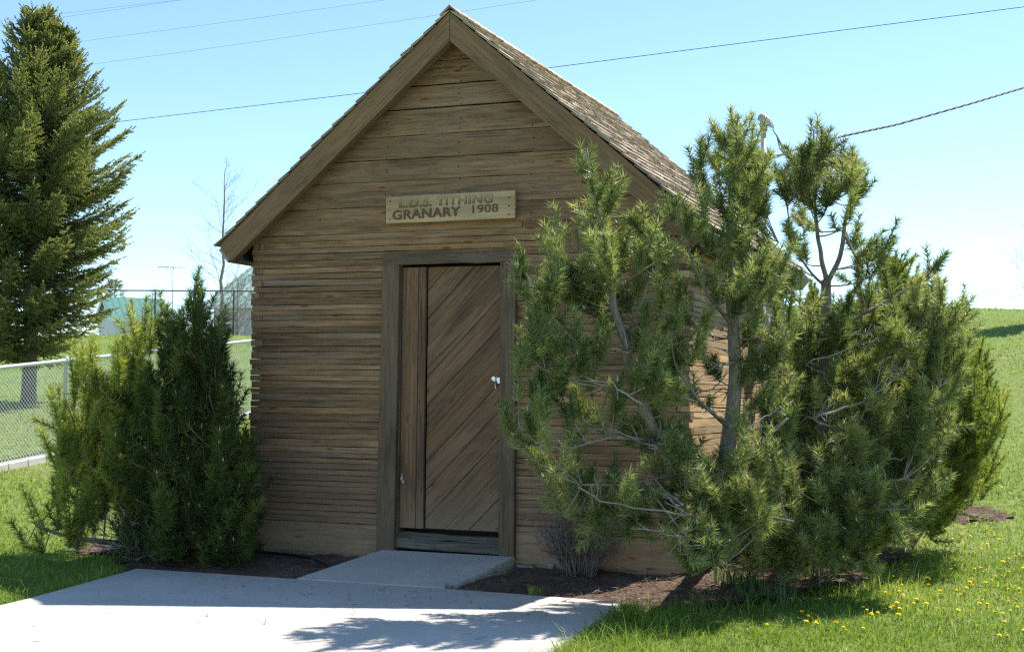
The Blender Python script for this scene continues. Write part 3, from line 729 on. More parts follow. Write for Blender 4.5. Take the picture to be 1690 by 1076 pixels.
def pine(name, label, cat, Z0, base, limbs, clumps, leafm, barkm=None, up=1.0, per=(5, 8), slen=(.10, .22), nl=.06, nn=150, nw=.004,
         dz=.35, tint=(.15, .75), dup=1, group=None, jit=14, budp=.35, branch_r=.0065, dead=(), spread=(.65, 1.3), size=.10, extra_bark=None):
    """limbs: photo polylines with depth; clumps: branch ends in the photo with the tree's own depth round them"""
    b0 = np.array(base); root = tag(empty(name, b0), label, cat, group)
    tr = MB(); nodes = []
    for lb in limbs:
        pts = [at(x, y, Z0+d) if x is not None else np.array(b0) for (x, y, d, r) in lb]; rad = [q[3]*(1. if lb[0][0] is None else .72) for q in lb]
        P = []; Rr = []
        for i in range(len(pts)-1):
            for s in range(5): P.append(pts[i]+(pts[i+1]-pts[i])*s/5+rng.normal(0, .006, 3)); Rr.append(rad[i]+(rad[i+1]-rad[i])*s/5)
        P.append(pts[-1]); Rr.append(rad[-1])
        for _ in range(2): P = [P[0]]+[(P[i-1]+2*P[i]+P[i+1])/4 for i in range(1, len(P)-1)]+[P[-1]]
        tr.tube(P, Rr, 8); nodes += list(zip(P, Rr))
    NP = np.array([p for p, r in nodes])
    sp, sdr, sl, st = [], [], [], []; bp, bd = [], []
    for rep in range(dup):
        for ci, c in enumerate(clumps):
            x, y = c[0]+(rng.normal(0, jit) if rep else rng.normal(0, 3)), c[1]+(rng.normal(0, jit) if rep else rng.normal(0, 3))
            sz = c[2] if len(c) > 2 else 1.
            Zc = Z0+(c[3] if len(c) > 3 else rng.uniform(-dz, dz))
            q = at(x, y, Zc)-np.array([0, 0, .55*slen[0]+.25*slen[1]])
            # nearest limb point, preferring one lower than the clump
            dd = np.linalg.norm(NP-q, axis=1)+np.where(NP[:, 2] > q[2]-.05, .35, 0)
            k = int(dd.argmin()); a = NP[k]; dist = np.linalg.norm(q-a)
            ctrl = a*.45+q*.55+np.array([0, 0, -.12*dist])
            path = bez(a, ctrl, q, 9) if dist > .04 else np.array([a, (a+q)/2, q])
            tr.tube(path, list(np.linspace(min(branch_r*(.6+dist*.6), nodes[k][1]*.8), .0035, len(path))), 5)
            dirn = norm(path[-1]-path[-3]); clt = rng.uniform(*tint)
            nsh = int(rng.integers(per[0], per[1]+1)*min(1.3, max(.6, sz)))
            for j in range(nsh):
                f = 1. if j < 2 else rng.uniform(.55, 1.)
                pos = path[-1] if f == 1. else path[int(f*(len(path)-1))]+rng.normal(0, .012, 3)
                dv = norm(dirn*rng.uniform(.3, .8)+np.array([0, 0, up*rng.uniform(.6, 1.1)])+rng.normal(0, .42 if j else .12, 3))
                L = rng.uniform(*slen)*sz*(1.15 if j == 0 else 1)
                sp.append(pos); sdr.append(dv); sl.append(L); st.append(clt+rng.normal(0, .08))
                if rng.random() < budp: bp.append(pos+dv*L); bd.append(dv)
    sp, sdr, sl, st = map(np.array, (sp, sdr, sl, st))
    tw = MB()
    for p, d, L in zip(sp, sdr, sl): tr.tube([p, p+norm(d)*L], [.004, .002], 3, cap=False)
    for dl in dead:     # bare grey branches with side twigs
        Zd = Z0+dl[1]; pts = [at(x, y, Zd+.1*i/len(dl[0])) for i, (x, y) in enumerate(dl[0])]
        k = int(np.linalg.norm(NP-pts[0], axis=1).argmin()); pts = [NP[k]]+pts
        P = []
        for i in range(len(pts)-1):
            for s in range(6): P.append(pts[i]+(pts[i+1]-pts[i])*s/6+rng.normal(0, .006, 3))
        P.append(pts[-1])
        tw = MB(); tw.tube(P, list(np.linspace(dl[2]*.62, .003, len(P))), 6)
        for _ in range(dl[3]):
            i = int(rng.integers(1, len(P)-1)); ax = norm(P[min(i+2, len(P)-1)]-P[i-1])
            dv = norm(ax*.7+rng.normal(0, .6, 3)); L = rng.uniform(.06, .2)
            m1 = P[i]+dv*L*.5+rng.normal(0, .012, 3)
            tw.tube([P[i], m1, P[i]+dv*L+np.array([0, 0, .02])], [.005, .004, .002], 4)
            if rng.random() < .6: e = m1+norm(dv+rng.normal(0, .7, 3))*L*.5; tw.tube([m1, e], [.003, .0015], 3)
        tw.build('dead_branch', M_DEADBARK, root)
    tri, tt = shoots_to_needles(sp, sdr, sl, nl, nn, nw, st, spread)
    mi = np.zeros(len(tri), 'i')
    if bp:
        bt = buds(np.array(bp), np.array(bd), .035); tri = np.concatenate([tri, bt]); tt = np.concatenate([tt, rng.uniform(0, 1, len(bt))]); mi = np.concatenate([mi, np.ones(len(bt), 'i')])
    tr.build('trunk', barkm or M_PINEBARK, root)
    for i in rng.choice(len(sp), 9, replace=False) if dead and leafm is L_PINE else ():
        mb = MB(); p = sp[i]; d = norm(rng.normal(0, 1, 3)+np.array([0, 0, -.3])); mb.tube([p+d*t for t in (.0, .008, .025, .042, .055)], [.006, .017, .022, .015, .003], 8); mb.build('pine_cone', M_CONE, root)
    tri_mesh('crown', tri, tt, [leafm, L_BUD], root, mi)
    return root

gA = onz(1165, 925, -.06); gB = onz(1195, 915, -.05); gC = onz(1330, 893, -.03)
ZA, ZB_, ZC = 8.75, 9.2, 9.9
A_CL = [(968, 262, 1.15), (976, 290), (1010, 315), (985, 335), (1000, 365), (920, 390), (935, 415), (858, 425, 1.2), (868, 465), (890, 480), (900, 505), (948, 370), (1010, 410), (1000, 455), (975, 440), (1030, 385), (1060, 355, 1.2), (1085, 385), (1065, 415), (1095, 430), (1050, 455), (940, 465),
        (900, 530), (870, 560), (920, 560), (950, 535), (1000, 505), (858, 590), (895, 600), (930, 620), (960, 580), (980, 610), (1050, 535), (1062, 560), (858, 695, 1.2), (872, 725), (900, 755), (846, 690), (930, 778), (955, 795), (1000, 690), (960, 655), (1010, 648), (940, 690), (1100, 480), (1112, 515), (1020, 775), (1040, 815), (990, 830), (945, 825), (1080, 600), (1092, 650), (1085, 690), (1045, 700), (895, 650), (985, 560), (1030, 480)]
A_LB = [[(None, None, 0, .055), (1175, 850, .15, .05), (1135, 780, .1, .045), (1088, 728, .05, .042), (1058, 670, 0, .038), (1038, 610, -.05, .034), (1030, 560, -.05, .030), (1014, 512, 0, .026), (1003, 440, 0, .02), (990, 370, .05, .015), (975, 290, .05, .010), (968, 245, .05, .006)],
        [(1030, 570, -.05, .018), (990, 575, -.1, .014), (945, 560, -.15, .011), (900, 510, -.2, .009), (868, 450, -.2, .006)],
        [(1058, 668, 0, .018), (1000, 640, -.2, .013), (950, 632, -.3, .010), (900, 610, -.3, .006)],
        [(1088, 728, .05, .018), (1000, 720, -.2, .014), (950, 740, -.3, .011), (890, 735, -.35, .008), (856, 700, -.35, .006)],
        [(1032, 560, -.05, .016), (1055, 510, .1, .012), (1078, 430, .15, .009), (1068, 370, .2, .006)],
        [(1135, 780, .1, .018), (1040, 800, -.2, .012), (960, 800, -.3, .008)]]
B_CL = [(1212, 196, 1.15, .0), (1210, 222, 1.0, .02), (1212, 250, 1.1, 0.), (1196, 215, 1.1), (1240, 225, 1.1), (1155, 245, 1.2), (1180, 240), (1162, 285), (1215, 230, 1.2), (1232, 265), (1200, 265), (1243, 300), (1190, 305), (1215, 320), (1110, 330, 1.1), (1132, 350), (1160, 330), (1172, 380), (1150, 362), (1210, 370), (1240, 350), (1225, 400), (1270, 390), (1250, 420), (1285, 425), (1160, 440), (1125, 460), (1180, 470), (1240, 460), (1270, 470), (1292, 455), (1300, 500),
        (1250, 510), (1130, 500), (1160, 520), (1220, 540), (1150, 560), (1180, 590), (1240, 580), (1272, 560), (1130, 620), (1250, 640), (1290, 630), (1230, 690), (1270, 700), (1305, 680), (1150, 740), (1190, 770), (1222, 800), (1160, 800), (1130, 840), (1100, 800), (1080, 745), (1110, 700), (1250, 770), (1282, 790), (1242, 830), (1200, 850), (1272, 850), (1320, 865), (1175, 880), (1220, 885), (1285, 890), (1215, 290), (1205, 345), (1225, 440), (1195, 420), (1215, 490)]
B_LB = [[(None, None, 0, .065), (1192, 800, 0, .058), (1205, 720, 0, .05), (1214, 640, 0, .045), (1212, 560, 0, .04), (1206, 480, 0, .034), (1203, 400, 0, .026), (1205, 320, 0, .018), (1210, 250, 0, .011), (1212, 205, 0, .006)],
        [(1210, 540, 0, .02), (1170, 490, -.15, .015), (1140, 430, -.2, .011), (1118, 345, -.2, .007)],
        [(1210, 520, 0, .018), (1225, 480, .1, .015), (1262, 430, .2, .011), (1285, 400, .2, .007)],
        [(1214, 640, 0, .018), (1260, 590, .1, .014), (1290, 530, .15, .010), (1300, 480, .2, .007)],
        [(1207, 710, 0, .02), (1150, 660, -.3, .014), (1110, 600, -.35, .010), (1105, 520, -.35, .007)],
        [(1195, 790, 0, .022), (1250, 740, -.4, .016), (1300, 690, -.45, .010)],
        [(1192, 810, 0, .022), (1140, 790, -.5, .016), (1090, 750, -.6, .010)],
        [(1190, 840, 0, .022), (1250, 850, -.5, .016), (1310, 860, -.7, .009)]]
C_CL = [(1343, 228, 1.1), (1350, 250, 1.), (1330, 240), (1362, 245), (1312, 275), (1345, 275), (1384, 250), (1410, 275, 1.2), (1395, 290), (1300, 300), (1330, 310), (1362, 300), (1320, 345), (1415, 300), (1402, 340), (1308, 375), (1290, 270, .8), (1322, 400), (1408, 380), (1432, 400), (1455, 388), (1447, 420), (1420, 440), (1400, 485), (1432, 470), (1462, 450), (1540, 435, 1.2), (1530, 470), (1556, 465), (1578, 495), (1560, 515), (1520, 510), (1490, 505), (1540, 550), (1500, 560), (1462, 540), (1430, 560), (1400, 540), (1380, 570), (1420, 600), (1480, 590), (1540, 600), (1562, 570),
        (1520, 640), (1462, 640), (1400, 650), (1350, 640), (1332, 600), (1350, 700), (1400, 710), (1450, 700), (1500, 690), (1550, 660), (1380, 770), (1430, 780), (1470, 760), (1350, 790), (1322, 750), (1300, 800), (1362, 840), (1400, 830), (1450, 830), (1490, 800), (1332, 880), (1290, 870), (1480, 850), (1420, 870), (1370, 890), (1330, 530), (1310, 470), (1350, 560), (1320, 650), (1440, 500), (1480, 520), (1510, 470)]
C_LB = [[(None, None, 0, .06), (1345, 800, 0, .055), (1358, 700, 0, .048), (1362, 600, 0, .043), (1362, 520, 0, .038), (1364, 462, 0, .035)],
        [(1364, 466, 0, .026), (1354, 420, 0, .022), (1346, 370, 0, .018), (1344, 300, 0, .013), (1343, 215, 0, .006)],
        [(1364, 466, 0, .028), (1386, 430, .05, .024), (1392, 380, .1, .02), (1402, 330, .1, .014), (1410, 270, .1, .007)],
        [(1358, 470, 0, .014), (1330, 440, -.1, .011), (1305, 400, -.1, .008), (1300, 340, -.1, .006)],
        [(1362, 560, 0, .024), (1420, 520, .1, .018), (1480, 490, .15, .013), (1535, 450, .2, .008)],
        [(1360, 640, 0, .024), (1440, 600, -.1, .018), (1500, 560, -.1, .013), (1570, 500, -.1, .007)],
        [(1352, 740, 0, .024), (1430, 720, -.3, .018), (1500, 690, -.4, .013), (1550, 640, -.4, .008)],
        [(1348, 780, 0, .022), (1420, 800, -.5, .016), (1490, 790, -.6, .009)],
        [(1345, 830, 0, .022), (1400, 850, -.6, .016), (1470, 840, -.7, .009)],
        [(1350, 760, 0, .02), (1320, 700, .1, .014), (1330, 600, .1, .008)],
        [(1392, 385, .1, .014), (1420, 440, .05, .012), (1446, 420, .05, .008)]]
_lr = np.random.default_rng(77)
def fill(ells):
    out = []
    for (cx, cy, rx, ry, n, d) in ells:
        for _ in range(n):
            a, q = _lr.uniform(0, 6.28), math.sqrt(_lr.random()); out.append((cx+cos(a)*q*rx, cy+sin(a)*q*ry, 1., d+_lr.uniform(-.35, .35)))
    return out
A_CL += fill([(905, 490, 50, 50, 4, -.2), (1055, 400, 35, 35, 3, -.1), (890, 650, 35, 60, 4, -.3), (900, 560, 45, 60, 10, -.1), (985, 450, 55, 60, 12, 0), (1000, 810, 70, 35, 12, -.2), (1090, 640, 40, 90, 14, .1)])
B_CL += fill([(1244, 265, 8, 25, 4, .1), (1165, 890, 35, 30, 12, -.7), (1248, 290, 14, 55, 9, .3), (1190, 830, 80, 60, 34, -.5), (1240, 780, 60, 60, 15, -.4), (1130, 770, 40, 60, 12, -.4), (1215, 420, 60, 80, 5, 0), (1260, 600, 40, 60, 5, .1)])
C_CL += fill([(1400, 840, 90, 55, 32, -.5), (1330, 830, 60, 70, 24, -.6), (1480, 700, 70, 60, 15, -.2), (1420, 640, 70, 60, 9, .1), (1520, 540, 45, 60, 9, .1), (1440, 760, 70, 50, 20, -.3), (1355, 270, 50, 45, 12, 0), (1400, 560, 40, 60, 8, -.2), (1330, 620, 35, 90, 16, -.1), (1470, 620, 60, 70, 12, -.2), (1560, 560, 35, 70, 14, 0), (1320, 740, 45, 60, 14, -.3), (1540, 680, 50, 70, 10, -.2), (1500, 800, 50, 50, 14, -.3), (1390, 900, 60, 25, 12, -.2), (1300, 900, 50, 22, 10, -.2)])
deadA = [([(1088, 740), (1040, 720), (995, 700)], -.15, .012, 9), ([(1065, 670), (1010, 632), (940, 628)], -.35, .012, 4), ([(1040, 580), (1000, 580), (970, 575)], -.2, .01, 3),
         ([(1200, 900), (1110, 885), (1050, 870)], -.55, .013, 9), ([(1140, 850), (1000, 830), (955, 805)], -.5, .012, 7), ([(1130, 880), (1150, 900), (1135, 935)], -.4, .009, 4)]
deadB = [([(1205, 700), (1150, 665), (1080, 640)], -.25, .016, 10), ([(1208, 600), (1170, 600), (1130, 575)], -.1, .011, 14), ([(1208, 640), (1160, 645), (1120, 630)], .05, .010, 14), ([(1210, 560), (1170, 555), (1140, 530)], .1, .009, 10), ([(1212, 720), (1260, 690), (1310, 660)], -.3, .012, 7), ([(1200, 780), (1190, 850), (1210, 890)], -.35, .01, 6)]
deadC = [([(1340, 690), (1420, 665), (1470, 630), (1500, 605)], -.5, .020, 16), ([(1330, 600), (1400, 575), (1470, 552)], -.4, .013, 5), ([(1350, 560), (1420, 552), (1500, 520)], -.35, .012, 5), ([(1280, 850), (1340, 840), (1380, 830)], -.7, .012, 8), ([(1450, 760), (1490, 755), (1530, 750)], -.5, .011, 3), ([(1362, 620), (1380, 660), (1320, 700)], -.4, .010, 7), ([(1420, 690), (1445, 640), (1480, 600)], -.45, .012, 6)]
PG = 'pine trees crowding the right corner of the granary'
pine('pine_tree', 'leaning pine with curved grey trunk before the granary wall right of the door', 'pine tree', ZA, gA, A_LB, A_CL, L_PINE, dead=deadA, group=PG, dz=.3, per=(4, 5), slen=(.12, .24), nn=125, nw=.0068, nl=.072, tint=(.15, .85), spread=(.75, 1.45))
pine('pine_tree', 'tallest straight pine standing at the front right corner of the granary', 'pine tree', ZB_, gB, B_LB, B_CL, L_PINE, dead=deadB, group=PG, dz=.45, per=(4, 5), slen=(.12, .24), nn=125, nw=.0068, nl=.072, tint=(.15, .85), spread=(.75, 1.45))
pine('pine_tree', 'forked pine with long pale dead branches, right of the tallest pine', 'pine tree', ZC, gC, C_LB, C_CL, L_PINE, dead=deadC, group=PG, dz=.5, per=(4, 5), slen=(.12, .24), nn=125, nw=.0068, nl=.072, tint=(.15, .85), spread=(.75, 1.45))

# bushy mugo pines behind them
def bush_clumps(ells, seed):
    r = np.random.default_rng(seed); out = []
    for (cx, cy, rx, ry, n, s) in ells:
        for _ in range(n):
            a = r.uniform(0, 2*pi); q = math.sqrt(r.uniform(0, 1)); out.append((cx+cos(a)*q*rx, cy+sin(a)*q*ry, s))
    return out
mug = bush_clumps([(1520, 720, 75, 110, 60, 1), (1590, 690, 55, 80, 55, 1), (1560, 640, 60, 70, 45, 1), (1625, 680, 28, 55, 26, .9), (1600, 590, 25, 30, 14, .9), (1540, 800, 60, 50, 35, 1), (1525, 850, 45, 22, 16, .9), (1590, 770, 50, 45, 30, 1)], 3)
gD = onz(1530, 862, .0); ZD = 11.6
pine('pine_shrub', 'wide yellow-green mugo pine shrub at the far right beside the open lawn', 'shrub', ZD, gD,
     [[(None, None, 0, .05), (1535, 800, 0, .04), (1540, 720, 0, .03), (1560, 640, 0, .015)], [(1535, 800, 0, .03), (1580, 740, -.1, .02), (1620, 680, -.1, .01)], [(1535, 800, 0, .03), (1500, 720, .1, .02), (1490, 660, .1, .01)]],
     mug, L_MUGO, up=1.3, per=(4, 6), slen=(.14, .26), nl=.050, nn=110, nw=.007, spread=(.7, 1.35), dz=.75, tint=(.3, .9), budp=.25)
mug2 = bush_clumps([(1475, 500, 45, 75, 45, 1), (1440, 560, 60, 70, 45, 1), (1400, 640, 80, 60, 40, 1), (1330, 690, 50, 80, 40, 1), (1310, 820, 60, 60, 40, 1), (1380, 890, 90, 25, 26, .9), (1270, 890, 50, 25, 14, .9), (1400, 800, 80, 80, 45, 1), (1480, 460, 22, 45, 18, 1), (1345, 500, 18, 30, 12, .8), (1315, 600, 40, 90, 30, 1), (1400, 540, 50, 60, 22, 1), (1530, 620, 40, 80, 20, 1), (1500, 640, 60, 90, 45, 1)], 4)
gE = onz(1420, 850, .05); ZE = 11.9
pine('pine_shrub', 'dark dense pine shrub hidden behind the forked pine beside the granary wall', 'shrub', ZE, gE,
     [[(None, None, 0, .06), (1420, 760, 0, .05), (1430, 620, 0, .03), (1470, 480, 0, .012)], [(1420, 760, 0, .03), (1370, 680, 0, .02), (1345, 560, 0, .01)], [(1420, 780, 0, .03), (1350, 760, 0, .02), (1315, 700, 0, .01)]],
     mug2, L_MUGO, up=1.3, per=(4, 6), slen=(.14, .26), nl=.050, nn=100, nw=.007, spread=(.7, 1.35), dz=.55, tint=(.1, .6), budp=.15)

# the shrubs left of the granary
def col_clumps(cols, seed, k=.78):
    r = np.random.default_rng(seed); out = []
    for (x0, y0, x1, y1, w0, w1, n, s) in cols:     # from the tip down
        n = int(n*k)
        for i in range(n):
            f = (i+.3)/n; y0 = y0 if i else y0+14; w = w0+(w1-w0)*f; out.append((x0+(x1-x0)*f+r.uniform(-w, w), y0+(y1-y0)*f+r.uniform(-8, 8), s))
    return out
l1 = col_clumps([(145, 560, 160, 760, 14, 55, 26, 1.05), (237, 505, 215, 700, 12, 40, 20, 1.0), (105, 640, 135, 800, 12, 50, 24, 1.), (185, 590, 190, 820, 15, 60, 28, 1.), (180, 700, 200, 860, 85, 75, 44, 1.), (210, 545, 215, 650, 10, 25, 12, .9)], 5)
l1 += [(60, 830, .9, -.3), (45, 862, .8, -.35), (85, 850, .9, -.3), (70, 875, .9, -.3), (110, 862, .9, -.3), (95, 835, .8, -.3), (130, 870, .9, -.25)]
gL = onz(215, 900, -.08); ZL = 11.25
L1 = pine('pine_shrub', 'sunlit yellow-green pine shrub at the far left with a low sprawling branch', 'shrub', ZL, gL,
     [[(None, None, 0, .05), (200, 820, 0, .035), (175, 700, 0, .025), (148, 560, 0, .01)], [(205, 850, 0, .03), (225, 700, .1, .02), (236, 510, .1, .008)], [(200, 830, 0, .025), (140, 760, -.1, .018), (106, 650, -.1, .008)],
      [(None, None, 0, .03), (190, 895, -.1, .024), (140, 890, -.25, .018), (100, 880, -.3, .014), (60, 866, -.3, .009)]],
     l1, L_MUGO, up=1.6, per=(2, 4), slen=(.18, .34), nl=.078, nn=150, nw=.0072, spread=(.75, 1.4), dz=.5, tint=(.4, .95), budp=.2, size=.1,
     dead=[([(215, 905), (200, 890), (165, 880)], -.45, .010, 9), ([(225, 905), (240, 870), (238, 850)], -.45, .008, 16), ([(225, 910), (205, 880), (190, 860)], -.45, .008, 16), ([(230, 908), (215, 870), (225, 850)], -.45, .008, 18), ([(222, 905), (180, 905), (150, 895)], -.5, .008, 12)])
l2 = col_clumps([(322, 478, 318, 640, 10, 45, 24, 1.05), (283, 505, 280, 700, 10, 40, 20, 1.), (355, 515, 345, 600, 8, 20, 8, .9), (300, 620, 300, 880, 85, 85, 84, 1.), (375, 690, 370, 880, 30, 40, 46, 1.), (250, 600, 255, 860, 20, 50, 34, 1.), (345, 560, 360, 760, 18, 45, 26, 1.), (395, 740, 385, 890, 12, 25, 20, 1.), (250, 850, 330, 900, 20, 60, 26, .8), (380, 850, 380, 905, 20, 30, 14, .8), (330, 720, 320, 880, 50, 60, 30, 1.)], 6, 1.05)
gM = onz(325, 908, -.06); ZM = 11.0
pine('pine_shrub', 'dark upright pine shrub against the left corner of the granary', 'shrub', ZM, gM,
     [[(None, None, 0, .055), (320, 800, 0, .04), (315, 650, 0, .028), (322, 470, 0, .01)], [(320, 840, 0, .03), (285, 700, .1, .022), (283, 510, .1, .008)], [(322, 850, 0, .03), (365, 780, -.05, .018), (352, 580, 0, .008)], [(320, 860, 0, .03), (265, 780, -.1, .02), (252, 640, -.1, .008)], [(325, 870, 0, .025), (380, 850, -.2, .018), (350, 740, -.3, .010)]],
     l2, L_MUGOD, up=1.7, per=(2, 4), slen=(.18, .34), nl=.078, nn=150, nw=.0072, spread=(.75, 1.4), dz=.45, tint=(.15, .8), budp=.15)

# ------------------------------------------------------------------ spruce
def spruce(base, height, outline, clear, seed):
    r = np.random.default_rng(seed); b0 = np.array(base)
    root = tag(empty('spruce_tree', b0), 'large dense spruce with bare trunk foot at the left edge beyond the fence', 'spruce tree')
    tr = MB(); top = b0+np.array([0, 0, height])
    tr.tube([b0-np.array([0, 0, .1]), b0+np.array([0, 0, .25]), b0+np.array([.02, 0, height*.4]), b0+np.array([0, .03, height*.75]), top], [.15, .125, .10, .055, .01], 10)
    sp, sd_, sl, st = [], [], [], []
    def radius(z): return float(np.interp(z, [o[0] for o in outline], [o[1] for o in outline]))
    z = clear; 
    def branch(o, az, L, el0, el1, tint):
        n = max(5, int(L/.11)); p = np.array(o); pts = [p.copy()]
        for i in range(n):
            f = (i+.5)/n; el = el0+(el1-el0)*f**1.3; a2 = az+.12*sin(3*f+seed)
            p = p+np.array([cos(a2)*cos(el), sin(a2)*cos(el), sin(el)])*L/n; pts.append(p.copy())
        tr.tube(pts, list(np.linspace(.012+.012*L, .004, len(pts))), 4, cap=False)
        side = np.array([-sin(az), cos(az), 0])
        for i in range(1, len(pts)):
            f = i/(len(pts)-1); ax = norm(pts[i]-pts[i-1])
            if f < .18: continue
            ln = (.12+.36*L*.42*(1-f)**.7)
            for s in (-1, 1):
                for q in range(3):
                    tl = ln*r.uniform(.7, 1.25)
                    d = norm(ax*.75+side*s*r.uniform(.5, 1.)+np.array([0, 0, r.uniform(-.75, .3) if z < height*.55 else r.uniform(-.3, .4)])); o2 = pts[i]-(pts[i]-pts[i-1])*r.uniform(0, 1)
                    m = max(1, int(tl/.17)); pp = o2.copy()
                    for k in range(m):
                        sp.append(pp.copy()); d2 = norm(d+np.array([0, 0, .12*k])); sd_.append(d2); sl.append(tl/m); st.append(tint+r.normal(0, .1)+.18*(k+1)/m*f)
                        if k and r.random() < .8:
                            sd = norm(d2*.7+np.cross(d2, np.array([0, 0, 1.]))*r.choice([-1, 1])*.7+r.normal(0, .2, 3)); sp.append(pp.copy()); sd_.append(sd); sl.append(r.uniform(.08, .17)); st.append(tint+r.normal(.1, .1))
                        pp = pp+d2*tl/m
        sp.append(pts[-1]); sd_.append(norm(pts[-1]-pts[-2])); sl.append(.16); st.append(tint+.3)
    while z < height-.12:
        Rz = radius(z); nb = int(6+Rz*4.2); off = r.uniform(0, 6)
        for k in range(nb):
            az = off+2*pi*k/nb+r.normal(0, .22); L = Rz*r.uniform(.72, 1.1)
            up = z/height; el0 = -.25+.75*up+r.normal(0, .08)
            branch(b0+np.array([0, 0, z+r.normal(0, .05)]), az, max(L, .15), el0, el0+.55, r.uniform(.15, .6))
        z += .17-.06*z/height
    # side leader on the right shoulder
    lead = b0+np.array([cR[0]*.40, cR[1]*.40, 0]); tr.tube([b0+np.array([0, 0, height*.74]), lead+np.array([0, 0, height*.82]), lead+np.array([0, 0, height*.945])], [.04, .03, .008], 6)
    zz = height*.80
    while zz < height*.94:
        for k in range(6): branch(lead+np.array([0, 0, zz]), r.uniform(0, 6.28), .12+(height*.95-zz)*.42, .3, .9, r.uniform(.2, .6))
        zz += .11
    sp_, sdd, sll, stt = map(np.array, (sp, sd_, sl, st))
    tri, tt = shoots_to_needles(sp_, sdd, sll, .042, 32, .0145, stt, (.45, 1.05)); pass
    tr.build('trunk', M_SPRBARK, root); tri_mesh('crown', tri, tt, [L_SPRUCE], root)
    return root
gS = on_ground(47, 667, 18)
ZS = float((gS-CAM)@cF); m_px = ZS/FPX
hS = (667-8)*m_px*1.0
def hz(y): return (667-y)*m_px
OUT = sorted([(hz(y), r*m_px) for y, r in ((612, 45), (585, 85), (540, 118), (470, 145), (420, 160), (370, 168), (310, 180), (265, 166), (225, 150), (190, 118), (130, 78), (70, 50), (30, 26), (5, 4))])
SP = spruce(gS, hS, OUT, hz(592), 11)
# another spruce off to the right, out of the frame: its shadow lies on the slope
def copy_tree(o, parent=None):
    c = o.copy(); COL.objects.link(c)
    if parent: c.parent = parent; c.matrix_parent_inverse = o.matrix_parent_inverse.copy()
    for ch in list(o.children): copy_tree(ch, c)
    return c
tip = on_ground(1598, 556, 12); sh = 3.6
basep = tip+np.array([sin(SUN_AZ), cos(SUN_AZ), 0])*(sh/math.tan(SUN_EL)); basep[2] = tz(basep)
sh2 = sh
s2 = copy_tree(SP); s2.location = Vector(basep); s2.scale = (.2, .2, sh2/hS); tag(s2, 'small slender spruce just outside the right edge, its shadow on the grassy slope', 'spruce tree')

# ------------------------------------------------------------------ fences
def fence(name, label, P0, P1, height, npost, pitch, wr, mrail, mwire, pr, rr, posts=None, bottom=False, toprail='top_rail'):
    P0 = Vector(P0); P1 = Vector(P1); L = (P1.xy-P0.xy).length
    root = tag(empty(name, P0), label, 'fence')
    def gp(f):
        q = P0.lerp(P1, f); q.z = P0.z+(P1.z-P0.z)*f; return q
    for f in (posts or [i/(npost-1) for i in range(npost)]):
        q = gp(f); mb = MB(); mb.tube([q-Vector((0, 0, .3)), q+Vector((0, 0, height-.02)), q+Vector((0, 0, height+.03)), q+Vector((0, 0, height+.05))], [pr, pr, pr*1.25, pr*.5], 10); mb.build('post', mrail, root)
    mb = MB(); mb.tube([gp(i/12)+Vector((0, 0, height)) for i in range(13)], rr, 10); mb.build(toprail, mrail, root)
    if bottom: mb = MB(); mb.tube([gp(i/12)+Vector((0, 0, .06)) for i in range(13)], rr*.6, 6); mb.build('bottom_rail', mrail, root)
    ax = (P1-P0).normalized(); out = Vector((-ax.y, ax.x, 0)).normalized(); S = (P1-P0).length
    tris = []; hh = height-.02
    n = int((S+hh)/pitch)
    for sgn in (1, -1):
        for i in range(-int(hh/pitch)-1, n+1):
            # diagonal wire: s runs with z at 45 degrees, clipped to the panel
            s0 = i*pitch; a0, a1 = (s0, 0.), (s0+hh, hh)
            if sgn < 0: a0, a1 = (s0+hh, 0.), (s0, hh)
            def clip(p, q):
                (s_a, z_a), (s_b, z_b) = p, q; lo, hi = 0., 1.
                d = s_b-s_a
                for bound, side in ((0., 1), (S, -1)):
                    fa = side*(s_a-bound); fb = side*(s_b-bound)
                    if fa < 0 and fb < 0: return None
                    if fa < 0: lo = max(lo, fa/(fa-fb))
                    if fb < 0: hi = min(hi, fa/(fa-fb))
                return (lo, hi) if hi > lo else None
            c = clip(a0, a1)
            if not c: continue
            pts = []
            for f in c:
                s_ = a0[0]+(a1[0]-a0[0])*f; z_ = a0[1]+(a1[1]-a0[1])*f
                pts.append(np.array(P0+ax*s_)+np.array([0, 0, z_])+np.array(out)*(.003*sgn))
            a, b = pts; d = norm(b-a); s1 = np.array(out); s2_ = np.cross(d, s1)
            ring = [(s1*cos(t)+s2_*sin(t))*wr for t in (0.5, 2.6, 4.7)]
            for k in range(3):
                u, v = ring[k], ring[(k+1) % 3]; tris.append([a+u, a+v, b+v]); tris.append([a+u, b+v, b+u])
    tri_mesh('wire_mesh', np.array(tris), np.full(len(tris), .5), [mwire], root)
    return root
fa = on_ground(-140, 806, 12); fm = on_ground(5, 775, 12)
FH_ = 1.22
Zf = float((fm-CAM)@cF)
dirf = None
